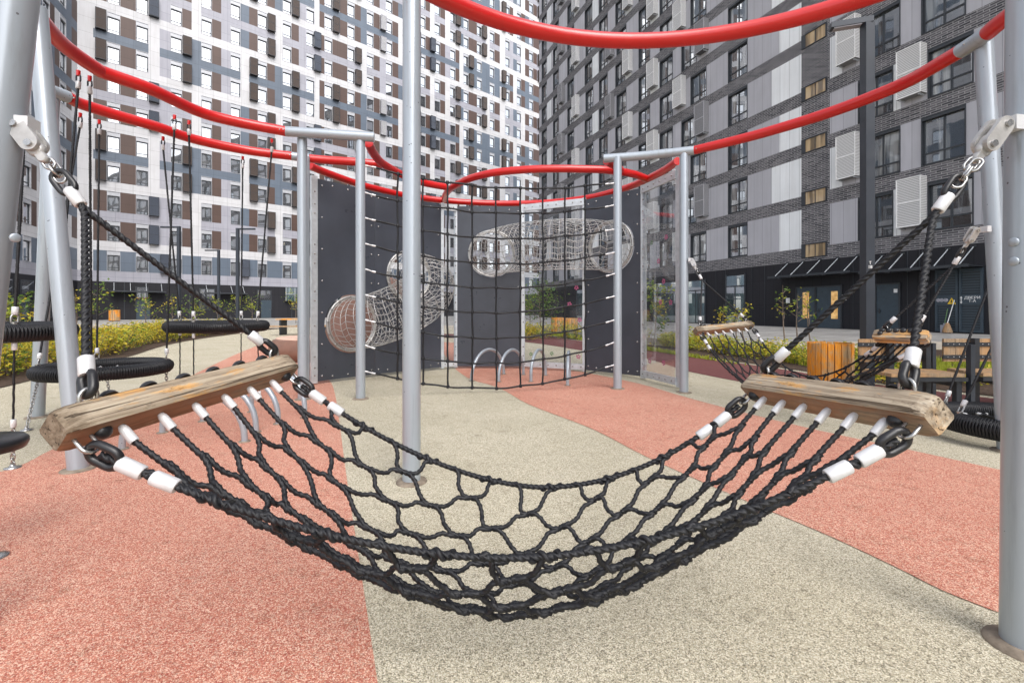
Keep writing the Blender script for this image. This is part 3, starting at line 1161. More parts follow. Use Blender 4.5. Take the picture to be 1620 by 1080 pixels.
def right_block():
    u = unit((-0.348, 0.9376, 0))
    z0 = 17.7
    o0 = V3((1620 - CX) / FPX * z0, z0, 0)
    b = thing('apartment_block', 'grey brick apartment block with pale panels and dark ground storey', 'building', tuple(o0), rotz=math.atan2(u[1], u[0]))
    OUT = 1
    S_of = lambda px: (19063.0 / (px - 543.0) - 17.7) / 0.9376
    NR = 13
    zb = lambda n: 4.74 + 3.0 * n
    H = 2.22
    send = S_of(853)
    sbeg = -112.0
    stair = (S_of(1313), S_of(1268))
    A = [2.3, 5.28, 13.7, 17.3, 20.9, 23.8, 27.5, 30.5, 33.3, 37.6, 41.5, 45.0]
    Bw = [2.55, 4.98, 13.7, 18.3, 20.9, 23.8, 27.3, 30.5, 33.5, 37.6, 41.5, 45.0]
    ww = 1.6
    extra = [-1.6 - 3.5 * k for k in range(31)]
    wall = MB()
    wins, acs = [], []
    for n in range(NR):
        even = n % 2 == 0
        cols = sorted((A if even else Bw) + [e + (0.3 if even else -0.2) for e in extra])
        ln, kd = [sbeg], []
        for s in cols:
            ln += [s - ww / 2, s + ww / 2]
            kd += ['p', 'w']
        ln.append(send)
        kd.append('p')
        # split lines for the stair strip and the white panels
        cuts = [(stair[0], stair[1], 2)]
        cuts.append((stair[1], S_of(1233 if even else 1221), 1))
        if even:
            cuts.append((S_of(1425), S_of(1413), 1))
        else:
            cuts.append((S_of(1332), stair[0], 1))
        for s in ((26.2, 36.0) if even else (22.3, 32.0, 43.4)):
            cuts.append((s - 0.5, s + 0.9, 1))
        pts = sorted(set(ln + [c for q in cuts for c in q[:2]]))

        def zone(i, k):
            m = (pts[i] + pts[i + 1]) / 2
            for j in range(len(kd)):
                if ln[j] <= m <= ln[j + 1] and kd[j] == 'w':
                    return None
            for a, c, t in cuts:
                if a <= m <= c:
                    return t
            return 0
        facade_grid(wall, pts, [zb(n), zb(n) + H], zone, OUT)
        facade_grid(wall, [sbeg, send], [zb(n) + H, zb(n + 1)], lambda i, k: 2, OUT)
        wins += [(s, n) for s in cols]
        if even:
            acs += [(3.62, n, 'w'), (19.1, n, 'w'), (26.0, n, 'w'), (36.0, n, 'w'), (-3.4, n, 'w')]
        else:
            acs += [(6.42, n, 'w'), (16.75, n, 'g'), (29.0, n, 'g'), (22.4, n, 'w'), (39.6, n, 'g')]
    top = zb(NR) + 0.7
    facade_grid(wall, [sbeg, send], [3.98, zb(0)], lambda i, k: 2, OUT)
    facade_grid(wall, [sbeg, send], [zb(NR), top], lambda i, k: 2, OUT)
    facade_grid(wall, [sbeg, send], [0.19, 3.98], lambda i, k: 3, OUT)
    wall.quad((send, 0, 0.19), (send, -16, 0.19), (send, -16, top), (send, 0, top), 2)
    wall.quad((sbeg, 0, top), (sbeg, -16, top), (send, -16, top), (send, 0, top), 2)
    wall.quad((send, -16, 0.19), (sbeg, -16, 0.19), (sbeg, -16, top), (send, -16, top), 2)
    wall.quad((sbeg, -16, 0.19), (sbeg, 0, 0.19), (sbeg, 0, top), (sbeg, -16, top), 2)
    wall.build('wall', [M['f_grey'], M['f_pale'], M['f_brick'], M['f_base']], b, local=True)
    wf, wp = window_mesh(ww, H, OUT, None, 0.0, 'right')
    fm = [M['w_dark'], M['w_dark']]
    dep = lambda s: 17.7 + 0.9376 * s
    vis = [w for w in wins if w[0] > -1.0 and zb(w[1]) - CAMZ < 500 / FPX * dep(w[0])]
    vis.sort(key=lambda w: w[0])
    near, far = vis[:100], vis[100:]
    first = wf.build('window', fm, b, local=True)
    pane = wp.build('pane', M['glass2'], first, local=True)
    first.location = (near[0][0], 0, zb(near[0][1]))
    for s, n in near[1:]:
        put(first, b, (s, 0, zb(n)), [pane])
    rest = far + [w for w in wins if w not in vis]
    merge_copies('window', wf, [(s, 0, zb(n)) for s, n in rest], fm, b)
    merge_copies('pane', wp, [(s, 0, zb(n)) for s, n in rest], M['glass2'], b)
    am = ac_mesh(0.98, 2.25, 0.46, OUT)
    pr = {}
    mm = {'w': [M['ac_white'], M['whitep'], M['galv']], 'g': [M['ac_grey'], M['f_grey'], M['galv']]}
    for s, n, c in acs:
        if zb(n) - CAMZ > 520 / FPX * dep(s) and s > 0:
            continue
        loc = (s, 0, zb(n) + 0.28)
        if c not in pr:
            pr[c] = am.build('air_conditioner_basket', mm[c], b, local=True)
            pr[c].location = loc
        else:
            put(pr[c], b, loc)
    # stair windows, half a storey out of step
    sm = (stair[0] + stair[1]) / 2 + 0.06
    f = MB()
    f.box((-0.72, 0.004, 0), (-0.66, 0.05, 0.8))
    f.box((0.50, 0.004, 0), (0.74, 0.045, 0.8), 0)
    f.box((-0.66, 0.004, 0.74), (0.50, 0.06, 0.8), 0)
    f.box((-0.66, 0.004, 0), (0.50, 0.05, 0.04), 0)
    f.box((-0.09, 0.004, 0.05), (-0.05, 0.03, 0.72), 0)
    fo = f.build('stair_window', M['w_dark'], b, local=True)
    gp = MB().quad((0.50, 0.012, 0.04), (-0.66, 0.012, 0.04), (-0.66, 0.012, 0.74), (0.50, 0.012, 0.74))
    po = gp.build('pane', M['amber'], fo, local=True)
    fo.location = (sm, 0, 4.16)
    for n in range(1, 6):
        put(fo, b, (sm, 0, 4.16 + 3.0 * n), [po])
    # ground storey
    for a, c, zt in ((S_of(1116), S_of(1088), 3.35), (S_of(1179), S_of(1150), 3.5), (19.6, 22.4, 3.4), (26.0, 29.5, 3.4), (33, 36, 3.4)):
        g = MB().box((a, 0.006, 0.25), (c, 0.06, zt), 0)
        g.box((a - 0.06, 0.006, 0.2), (a, 0.10, zt + 0.1), 1)
        g.box((c, 0.006, 0.2), (c + 0.06, 0.10, zt + 0.1), 1)
        g.box((a, 0.06, zt - 0.75), (c, 0.09, zt - 0.68), 1)
        g.box(((a + c) / 2 - 0.03, 0.06, 0.25), ((a + c) / 2 + 0.03, 0.09, zt - 0.75), 1)
        g.build('shop_window', [M['teal'], M['w_dark']], b, local=True)

    def door(px0, px1, zt, lit=None, name='door'):
        a, c = S_of(px1), S_of(px0)
        d = MB()
        d.box((a, 0.006, 0.2), (c, 0.05, zt), 0)
        for q0, q1 in ((a - 0.07, a), (c, c + 0.07)):
            d.box((q0, 0.006, 0.2), (q1, 0.085, zt + 0.07), 1)
        d.box((a, 0.006, zt), (c, 0.083, zt + 0.07), 1)
        ob = d.build(name, [M['door'], M['w_dark']], b, local=True)
        hb = MB().box((c - 0.20, 0.05, 1.12), (c - 0.06, 0.11, 1.16)).box((c - 0.16, 0.05, 1.02), (c - 0.10, 0.07, 1.26))
        hb.build('handle', M['dark'], ob, local=True)
        if lit:
            l0, l1 = S_of(lit[1]), S_of(lit[0])
            lp = MB().quad((l1, 0.056, 0.72), (l0, 0.056, 0.72), (l0, 0.056, 2.2), (l1, 0.056, 2.2))
            lp.build('lit_pane', M['lit'], ob, local=True)
        return ob
    door(1262, 1290, 2.45, (1271, 1281))
    door(1293, 1331, 2.45, (1316, 1326.5))
    d2 = door(1388, 1423, 2.42)
    MB().box((S_of(1421), 0.052, 2.02), (S_of(1415), 0.06, 2.2)).build('door_notice', M['whitep'], d2, local=True)
    for px, z in ((1247, 1.75), (1336, 1.85), (1378, 1.8)):
        MB().box((S_of(px) - 0.11, 0.006, z - 0.15), (S_of(px) + 0.11, 0.045, z + 0.15)).build('entry_plate', M['whitep'], b, local=True)
    # louvred plant doors with their warning sign and lettering
    lv = {}
    for a, c in ((S_of(1517), S_of(1481)), (S_of(1557), S_of(1518.5))):
        v = MB()
        v.box((a, 0.006, 0.25), (c, 0.05, 2.95), 0)
        for q in (a, c - 0.09):
            v.box((q, 0.05, 0.25), (q + 0.09, 0.085, 2.95), 1)
        for q in (0.25, 1.42, 2.85):
            v.box((a + 0.09, 0.05, q), (c - 0.09, 0.082, q + (0.42 if q == 1.42 else 0.1)), 1)
        lv[a] = v.build('louvred_door', [M['vent'], M['door']], b, local=True)
    ks = sorted(lv)
    sgn = MB()
    cx_ = S_of(1507.5)
    sgn.add([(cx_ + 0.15, 0.088, 1.45), (cx_ - 0.15, 0.088, 1.45), (cx_, 0.088, 1.73)], [(0, 1, 2)], 0)
    sgn.add([(cx_ + 0.02, 0.092, 1.49), (cx_ - 0.02, 0.092, 1.56), (cx_ + 0.01, 0.092, 1.65), (cx_ + 0.035, 0.092, 1.56)], [(0, 1, 2, 3)], 1)
    sgn.build('warning_sign', [M['yellow'], M['dark']], lv[ks[1]], local=True)
    for px in (1486, 1491.5, 1498):
        s = S_of(px)
        MB().lathe([(0.085, 0), (0.085, 0.006), (0.05, 0.008)], (s, 0.084, 1.62), (0, 1, 0), 14).build('safety_sticker', M['f_light'], lv[ks[1]], local=True)
    me = text_mesh('\u0414\u0412\u0415\u0420\u0418\n\u0422-\u0410', 0.155)
    me.materials.append(M['whitep'])
    t = bpy.data.objects.new('lettering', me)
    COL.objects.link(t)
    t.parent = lv[ks[0]]
    t.rotation_euler = (R(90), 0, R(180))
    t.location = (S_of(1540), 0.090, 1.66)
    bx = S_of(1522.5)
    ar = MB().box((bx - 0.012, 0.086, 1.50), (bx + 0.012, 0.091, 1.74))
    ar.add([(bx + 0.045, 0.089, 1.70), (bx - 0.045, 0.089, 1.70), (bx, 0.089, 1.78)], [(0, 1, 2)])
    ar.add([(bx - 0.045, 0.089, 1.54), (bx + 0.045, 0.089, 1.54), (bx, 0.089, 1.46)], [(0, 1, 2)])
    ar.build('lettering', M['whitep'], lv[ks[0]], local=True)
    # entrance canopies on tie rods
    for px0, px1, zc in ((1238, 1368, 3.08), (1384, 1558, 2.98)):
        s0, s1 = S_of(px1), S_of(px0)
        cb = MB().box((s0, 0.006, zc), (s1, 1.15, zc + 0.05), 0)
        cb.box((s0 - 0.02, 1.15, zc - 0.03), (s1 + 0.02, 1.20, zc + 0.09), 1)
        k_ = 5
        for k in range(k_):
            s = s0 + 0.35 + (s1 - s0 - 0.7) * k / (k_ - 1)
            cb.tube([(s, 1.08, zc + 0.06), (s, 0.03, zc + 0.86)], 0.022, 6, mat=2)
            cb.box((s - 0.09, 0.006, zc + 0.86), (s + 0.09, 0.05, zc + 0.93), 1)
            cb.box((s - 0.1, 1.02, zc - 0.07), (s + 0.1, 1.14, zc - 0.002), 1)
        cb.build('canopy', [M['w_dark'], M['w_dark'], M['galv']], b, local=True)
    for px in (1133, 1148, 1190, 1210, 1236, 1350, 1380, 1436, 1455, 1470):
        MB().box((S_of(px) - 0.012, 0.005, 0.2), (S_of(px) + 0.012, 0.018, 3.97)).build('cladding_joint', M['w_dark'], b, local=True)
    # broom and shovel stand against the plant doors
    e = lambda s, y, z: o0 + u * s + V3(-0.9376, -0.348, 0) * y + V3(0, 0, z)
    s = S_of(1506)
    bt = thing('broom', 'straw broom with pale handle leaning against the louvred doors', 'broom', tuple(e(s, 0.3, 0.19)))
    MB().tube([e(s, 0.33, 0.62), e(s - 0.14, 0.12, 1.62)], 0.016, 8).build('handle', M['whitep'], bt)
    MB().lathe([(0.05, 0), (0.10, -0.12), (0.17, -0.34), (0.18, -0.42)], e(s, 0.33, 0.64), (0, 0, 1), 12).build('bristles', M['plank'], bt)
    s = S_of(1501)
    st = thing('shovel', 'green handled shovel standing beside the straw broom', 'shovel', tuple(e(s, 0.25, 0.19)))
    MB().tube([e(s + 0.02, 0.28, 0.55), e(s - 0.02, 0.12, 1.25)], 0.016, 8).build('handle', M['greenprint'], st)
    hd = MB()
    hd.box((-0.15, -0.012, 0), (0.15, 0.012, 0.34), 0, (np.stack([u, V3(-0.9376, -0.348, 0), V3(0, 0, 1)], 1), e(s, 0.3, 0.2)))
    hd.box((-0.04, -0.02, 0.3), (0.04, 0.02, 0.42), 0, (np.stack([u, V3(-0.9376, -0.348, 0), V3(0, 0, 1)], 1), e(s, 0.297, 0.2)))
    hd.build('blade', M['f_light'], st)


lm, lnt, lbs = new_mat('lit_door_pane')
lf = noise(lnt, coords(lnt), 5.0, 3)
lr = ramp(lnt, [(0.35, (0.55, 0.28, 0.08)), (0.65, (0.85, 0.55, 0.22))])
lnt.links.new(lf, lr.inputs[0])
lnt.links.new(lr.outputs[0], lbs.inputs['Base Color'])
lnt.links.new(lr.outputs[0], lbs.inputs['Emission Color'])
lbs.inputs['Emission Strength'].default_value = 0.16
M['lit'] = lm
right_block()
# ================================================================== climbing frame: posts and red rails
HT = 2.32                     # rail axis above the camera height
ZT = CAMZ + HT
PR = 0.0625


def T(px, py):
    """point on the rail level seen at a photo pixel"""
    return G(px, py, ZT)


def resm(pts, per=8):
    return smooth(pts, per)


frame = thing('climbing_structure', 'tall frame of grey posts carrying curved red rails around the playground', 'climbing frame', (0, 5, 0))


def post(base, top, r=PR, collar=True, mat='pole', cap=True):
    base, top = np.asarray(base, float), np.asarray(top, float)
    mb = MB().tube([base, base * 0.5 + top * 0.5, top], r, 28)
    o = mb.build('post', M[mat], frame)
    if collar:
        c = MB().lathe([(r * 1.72, 0.0), (r * 1.66, 0.010), (r * 1.4, 0.014), (r * 1.02, 0.018)], (base[0], base[1], 0.001), (0, 0, 1), 24)
        c.build('collar', M['collar'], o)
    return o


def bolts_on(mb, p, d, r=0.012, h=0.008, n=8, mat=0):
    mb.dome(p, d, r, h, n, mat)


# near posts
pR = post((1.822, 1.62, 0), (1.86, 1.62, ZT + 0.15))
pL = post((-2.005, 1.60, 0), (-1.60, 1.60, ZT + 0.1))
pC = post(G(651, 762), (-0.705, 3.2, ZT))
p2 = post((-3.255, 3.415, 0), (-3.655, 3.5, ZT))
p3 = post(G(59, 660), T(83, 147))
pR2 = post((4.20, 3.86, 0), T(1556, 66))
pA = post(G(479, 632), T(478, 214))
pB = post(G(570.5, 631), T(570, 217))
pD = post(G(977, 615), T(977, 249))
pE = post(G(1082, 621), T(1082, 240))
pF = post((-3.12, 6.9, 0), (-3.12, 6.9, ZT), r=0.05)
# round caps screwed on the near posts
for o, spots in ((pR, [(1593, 381), (1592, 412)]), (pL, [(3, 375)])):
    for px, py in spots:
        p = P(px, py, 1.58)
        td = unit(V3(-p[0], -1.6, 0))
        sd_ = V3(td[1], -td[0], 0)
        ax = unit(td * 0.84 + sd_ * (0.54 if px > 800 else -0.3))
        base = V3(1.835 if px > 800 else -1.80, 1.62, p[2])
        MB().lathe([(0.016, 0), (0.016, 0.003), (0.012, 0.006), (0.002, 0.007)], base + ax * (PR - 0.001), ax, 14).build('post_plug', M['pole'], o)


def rail(pts, mat='red', per=10, name='rail', r=PR, raw=False, screws=()):
    path = np.asarray(pts) if raw else resm(pts, per)
    o = MB().tube(path, r, 22).build(name, M[mat], frame)
    return o


# front arc is a circle around the camera side
th = np.linspace(R(178), R(-12), 60)
rail(np.stack([1.05 + 2.57 * np.cos(th), 1.36 + 2.57 * np.sin(th), np.full(60, ZT)], 1), raw=True)
A_pts = [T(52, 18), T(60, 27), T(100, 71), T(150, 107), T(171, 117.5), T(240, 142), T(313, 176), T(370, 192), T(452, 208)]
rail([V3(-3.63, 3.1, ZT)] + A_pts)
B_pts = [T(108, 154), T(130, 165), T(190, 184), T(252, 202), T(310, 221), T(391, 238), T(461, 247)]
rail(B_pts)
rail([T(70, 138), T(83, 144), T(108, 154)], 'pole', 4, 'rail_joint', 0.063)
rail([T(461, 247), T(476, 249), T(490, 250)], 'pole', 4, 'rail_joint', 0.063)
rail([T(452, 208), T(500, 211), T(545, 214), T(592, 217)], 'pole', 6, 'cross_beam', 0.064)
rail([T(955, 251), T(1010, 247), T(1060, 242), T(1098, 238)], 'pole', 6, 'cross_beam', 0.064)
D_pts = [T(1098, 238), T(1180, 218), T(1250, 198), T(1313, 178), T(1380, 153), T(1440, 127), T(1520, 81)]
rail(D_pts)
rail([T(1520, 81), T(1540, 68), T(1563, 52)], 'pole', 5, 'rail_joint', 0.064)
rail([T(1563, 52), T(1590, 30), V3(3.78, 2.9, ZT), V3(3.6, 2.2, ZT), V3(3.3, 1.6, ZT)])
rail([V3(5.5, 3.2, ZT), V3(5.61, 3.7, ZT), V3(5.62, 4.14, ZT), V3(5.52, 4.68, ZT)])
post((5.66, 3.55, 0), (5.58, 3.55, ZT))
# back rails over the board wall
back = [T(490, 262), T(510, 271), T(560, 289), T(600, 300), T(640, 309), T(690, 316), T(740, 320), T(800, 322), T(870, 320), T(930, 313), T(970, 303.5), T(1000, 294), T(1025, 283), T(1050, 270), T(1072, 255)]
rail(back)
rail([T(583, 226), T(590, 241), T(602, 256), T(620, 268), T(640, 278), T(670, 289), T(706, 296)])
rail([T(703, 317), T(705, 308), T(712, 299), T(725, 291), T(745, 282), T(780, 273.5), T(830, 268.5), T(880, 267), T(920, 267.5), T(960, 269), T(1000, 275), T(1026, 284)])
rail([T(490, 251), T(520, 253.5), T(560, 256), T(590, 259), T(604, 261)])
rail([T(960, 255), T(972, 262), T(982, 269)])
# little screws in pairs at the rail joints
sm = MB()
for px, py in ((445, 206), (1104, 236), (1528, 72), (455, 246), (114, 156), (1512, 88), (1572, 44)):
    for dx in (-3, 3):
        p = T(px + dx, py)
        d = unit(V3(0, 0, CAMZ) - p + V3(0, 0, 0.8))
        bolts_on(sm, p + d * (PR - 0.004), d, 0.009, 0.008)
sm.build('joint_screw', M['steel'], frame)

# ================================================================== board wall with clear panes and wire tunnels
wall_t = thing('panel_wall', 'curved wall of anthracite boards and clear flowered panes with wire tunnels', 'play wall', (0, 9, 0))
ZP = CAMZ + 2.11
ZB = 0.05
K = [G(503, 608), G(593, 596), G(698, 584.5), G(723, 583), G(825, 583), G(926, 589), G(1014, 599.5), G(1069, 614)]


def board_axes(a, b):
    d = unit(b - a)
    return d, unit(V3(d[1], -d[0], 0))        # along, towards the viewer side


def ray_on(a, b, px, py):
    d, n = board_axes(a, b)
    r = V3((px - CX) / FPX, 1, (HY - py) / FPX)
    t = ((a - V3(0, 0, 0)) @ n) / (r @ n)
    return r * t + V3(0, 0, CAMZ)


def board(a, b, hole=None, hr=0.48):
    """a 2 cm board standing from a to b; hole is the world centre of a round mouth"""
    d, n = board_axes(a, b)
    L = np.linalg.norm(b - a)
    th = 0.018
    mb = MB()
    A3 = np.stack([d, n, V3(0, 0, 1)], 1)
    a0 = V3(a[0], a[1], 0)
    if hole is None:
        mb.box((0.004, -th, ZB), (L - 0.004, 0, ZP), 0, (A3, a0))
    else:
        cs, cz = (hole - a0) @ d, hole[2]
        x0, x1, y0, y1 = 0.004, L - 0.004, ZB, ZP
        angs = sorted(list(np.linspace(-math.pi, math.pi, 56, endpoint=False)) + [math.atan2(y - cz, x - cs) for x in (x0, x1) for y in (y0, y1)])
        ci, ou = [], []
        for t in angs:
            c, s = math.cos(t), math.sin(t)
            ci.append((cs + hr * c, cz + hr * s))
            k = min(((x1 - cs) / c if c > 1e-9 else 1e9), ((x0 - cs) / c if c < -1e-9 else 1e9), ((y1 - cz) / s if s > 1e-9 else 1e9), ((y0 - cz) / s if s < -1e-9 else 1e9))
            ou.append((cs + k * c, cz + k * s))
        N = len(angs)
        v = []
        for yy in (0, -th):
            v += [(x, yy, z) for x, z in ci] + [(x, yy, z) for x, z in ou]
        f = []
        for i in range(N):
            j = (i + 1) % N
            f.append((i, N + i, N + j, j))
            f.append((2 * N + i, 2 * N + j, 3 * N + j, 3 * N + i))
            f.append((i, j, 2 * N + j, 2 * N + i))
            f.append((N + i, 3 * N + i, 3 * N + j, N + j))
        mb.add(np.array(v) @ A3.T + a0, f)
    o = mb.build('board', M['panel'], wall_t)
    bm = MB()
    for e in (0.07, L - 0.07):
        for z in np.linspace(ZB + 0.08, ZP - 0.1, 7):
            bm.dome(a0 + d * e + n * 0.001 + V3(0, 0, z), n, 0.017, 0.014, 8)
    for s in np.linspace(0.25, L - 0.25, 3):
        for z in (ZB + 0.06, ZP - 0.07):
            bm.dome(a0 + d * s + n * 0.001 + V3(0, 0, z), n, 0.017, 0.014, 8)
    bm.build('bolt', M['steel'], o)
    return o


def strip(p, w=0.09, z1=None, dirv=(1, 0, 0), name='steel_stile', bolts=True):
    """upright galvanised stile with bolts in groups"""
    d = unit(np.asarray(dirv, float))
    n = V3(d[1], -d[0], 0)
    A3 = np.stack([d, n, V3(0, 0, 1)], 1)
    z1 = z1 or ZP + 0.04
    mb = MB().box((-w / 2, -0.035, 0.02), (w / 2, 0.012, z1), 0, (A3, np.asarray(p, float)))
    o = mb.build(name, M['galv'], wall_t)
    if bolts:
        bm = MB()
        zs = [0.15, 0.27, 0.45, 0.95, 1.35, 1.5, 1.95, 2.1, 2.25, 2.75, 2.9, 3.1]
        for z in zs:
            bm.dome(np.asarray(p) + n * 0.012 + V3(0, 0, z), n, 0.016, 0.016, 8)
        bm.build('bolt', M['steel'], o)
    return o


H1 = ray_on(K[0], K[1], 557, 512)
H2 = ray_on(K[1], K[2], 647, 436)
H3 = ray_on(K[3], K[4], 778, 401)
H4 = ray_on(K[5], K[6], 966, 390)
board(K[0], K[1], H1, 0.50)
board(K[1], K[2], H2, 0.47)
board(K[3], K[4], H3, 0.49)
board(K[5], K[6], H4, 0.49)


def pane_panel(a, b, arch=0.0, flowers=(), bot=True, top=True):
    d, n = board_axes(a, b)
    L = np.linalg.norm(b - a)
    A3 = np.stack([d, n, V3(0, 0, 1)], 1)
    a0 = V3(a[0], a[1], 0)
    mb = MB().box((0.03, -0.008, 0.14), (L - 0.03, 0.0, ZP - 0.04), 0, (A3, a0))
    o = mb.build('clear_pane', M['clear'], wall_t)
    rl = MB()
    bm = MB()
    zz = [(0.05, 0.16)] if bot else []
    if top:
        zz.append((ZP - 0.10, ZP + 0.03))
    for z0, z1 in zz:
        rl.box((0.0, -0.03, z0), (L, 0.014, z1), 0, (A3, a0))
        for s in np.linspace(0.08, L - 0.08, max(2, int(L / 0.16))):
            bm.dome(a0 + d * s + n * 0.015 + V3(0, 0, (z0 + z1) / 2), n, 0.016, 0.016, 8)
    r_ = rl.build('steel_rail', M['galv'], wall_t)
    bm.build('bolt', M['steel'], r_)
    if flowers:
        for key in ('pink', 'greenprint'):
            fm = MB()
            for px, py, c in flowers:
                if (c == 'p') != (key == 'pink'):
                    continue
                q = ray_on(a, b, px, py) + n * 0.003
                for k in range(5):
                    t = 2 * math.pi * k / 5 + px
                    e = d * math.cos(t) + V3(0, 0, 1) * math.sin(t)
                    g = d * -math.sin(t) + V3(0, 0, 1) * math.cos(t)
                    R_ = 0.050 if c == 'p' else 0.042
                    fm.add([q + e * 0.008, q + e * R_ * 0.6 + g * R_ * 0.38, q + e * R_, q + e * R_ * 0.6 - g * R_ * 0.38], [(0, 1, 2, 3)])
            if fm.n:
                fm.build('flower_print', M[key], o)
    return o


pane_panel(K[2], K[3])
pane_panel(K[4], K[5], flowers=[(912, 455, 'p'), (901, 481, 'p'), (876, 457, 'g'), (860, 483, 'g'), (875, 508, 'g'), (915, 564, 'p'), (840, 560, 'g'), (873, 559, 'g'), (857, 532, 'g'), (917, 506, 'p')])
pane_panel(K[6], K[7], flowers=[(1032, 447, 'g'), (1050, 445, 'p'), (1045, 478, 'p'), (1061, 478, 'p'), (1030, 465, 'g'), (1054, 375, 'p'), (1042, 413, 'p'), (1031, 384, 'g'), (1028, 571, 'p'), (1050, 574, 'p'), (1030, 485, 'g'), (1041, 507, 'g')])
strip(K[0] + V3(-0.05, -0.02, 0), 0.10, dirv=board_axes(K[0], K[1])[0])
strip((K[2] + V3(0.02, 0.02, 0)), 0.06, dirv=(1, 0, 0), bolts=False)
strip((K[3] - V3(0.03, -0.01, 0)), 0.07)
strip(K[4] + V3(0.035, -0.01, 0), 0.07)
strip(K[5] - V3(0.02, -0.02, 0), 0.06, dirv=board_axes(K[4], K[5])[0], bolts=False)
strip(K[6] + V3(0.03, -0.04, 0), 0.09, dirv=board_axes(K[5], K[6])[0])
strip(K[7] + V3(0.03, -0.03, 0), 0.11, CAMZ + 2.2, dirv=board_axes(K[6], K[7])[0], bolts=False)
# brackets between the boards and the rail above
bk = MB()
for px, py in ((520, 280), (585, 300), (640, 312), (735, 322), (810, 324), (940, 314), (1003, 296), (1060, 266)):
    q = T(px, py)
    bk.box((q[0] - 0.025, q[1] - 0.012, ZP - 0.02), (q[0] + 0.025, q[1] + 0.012, ZT - PR + 0.01))
bk.build('rail_bracket', M['galv'], wall_t)


def wire_tunnel(path, r, normals):
    """tube of welded wire: lengthwise wires, hoops and flange rings with bolts at each mouth"""
    path = resample(path, 0.03)
    k = len(path)
    t = np.gradient(path, axis=0)
    t /= np.linalg.norm(t, axis=1)[:, None]
    up = V3(0, 0, 1)
    N = np.cross(t, up)
    N /= np.linalg.norm(N, axis=1)[:, None]
    B = np.cross(N, t)
    mb = MB()
    nW = 26
    arc = np.r_[0, np.cumsum(np.linalg.norm(np.diff(path, axis=0), axis=1))]
    cell = 2 * math.pi * r / nW

    def at(i, a):
        return path[i] + r * (math.cos(a) * N[i] + math.sin(a) * B[i])
    nH = int(arc[-1] / (cell * 0.95))
    ids = [int(round(q)) for q in np.linspace(0, k - 1, nH + 1)]
    # honeycomb: wires run lengthwise and step sideways at every other hoop
    for w in range(nW):
        pts = []
        for h, i in enumerate(ids):
            a = 2 * math.pi * (w + 0.22 * (1 if h % 2 else -1)) / nW
            pts.append(at(i, a))
        mb.tube(pts, 0.0050, 5, cap=False)
    for h, i in enumerate(ids):
        mb.tube([at(i, a) for a in np.linspace(0, 2 * math.pi, 40, endpoint=False)], 0.0050, 5, closed=True)
    o = mb.build('wire_tunnel', M['wire'], wall_t)
    fl = MB()
    bm = MB()
    for i, nn in ((0, normals[0]), (k - 1, normals[1])):
        e1 = unit(np.cross(nn, up))
        c = path[i]
        for rr, w in ((r + 0.022, 0.019), (r - 0.012, 0.010)):
            fl.tube([c + nn * 0.018 + rr * (math.cos(a) * e1 + math.sin(a) * up) for a in np.linspace(0, 2 * math.pi, 48, endpoint=False)], w, 8, closed=True, squash=None)
        for a in np.linspace(0.1, 2 * math.pi + 0.1, 14, endpoint=False):
            bm.dome(c + nn * 0.045 + (r + 0.028) * (math.cos(a) * e1 + math.sin(a) * up), nn, 0.018, 0.016, 8)
    f = fl.build('mouth_ring', M['wire'], o)
    bm2 = bm.build('bolt', M['steel'], o)
    return o


n1, n2 = board_axes(K[0], K[1])[1], board_axes(K[1], K[2])[1]
n3, n4 = board_axes(K[3], K[4])[1], board_axes(K[5], K[6])[1]
wire_tunnel(bez(H1, H1 + n1 * 0.95 + V3(0.15, 0, 0.05), H2 + n2 * 1.15 + V3(0.35, 0, -0.15), H2, 30), 0.44, (n1, n2))
wire_tunnel(bez(H3, H3 + n3 * 0.95 + V3(0.25, 0, 0.0), H4 + n4 * 1.05 + V3(-0.1, 0, 0), H4, 34), 0.44, (n3, n4))

# ================================================================== square meshed climbing net between two posts
net = thing('climbing_net', 'black square meshed climbing net strung between two grey posts', 'climbing net', (0, 6.6, 0))
a, c = G(570.5, 631), G(977, 615)
cols = [629, 669, 708, 747, 785, 823, 859, 894, 926]
rows_l = [261, 304, 343, 384, 424, 464, 504, 544, 584]
rows_r = [289, 324, 362, 398, 432, 467, 504, 540, 575]
d = unit(V3(c[0] - a[0], c[1] - a[1], 0))
nrm = V3(d[1], -d[0], 0)
Ln = np.linalg.norm((c - a)[:2])


def net_pt(u, row):
    """u 0..1 between the posts; ropes sag and belly away from the line of the posts"""
    zl = CAMZ + (HY - rows_l[row]) / FPX * a[1]
    zr = CAMZ + (HY - rows_r[row]) / FPX * c[1]
    sag = 4 * u * (1 - u)
    p = a + (c - a) * u
    z = zl + (zr - zl) * u - (0.155 + 0.022 * row) * sag
    q = V3(p[0], p[1], z) - nrm * (0.14 * sag - 0.02)
    return q + V3(0, 0, 0.006 * math.sin(u * 37 + row * 2.1)) + nrm * 0.02 * math.sin(u * 23 + row)


def u_of(px, row):
    lo_, hi_ = 0.0, 1.0
    for _ in range(30):
        m = (lo_ + hi_) / 2
        q = net_pt(m, row)
        if CX + FPX * q[0] / q[1] < px:
            lo_ = m
        else:
            hi_ = m
    return lo_


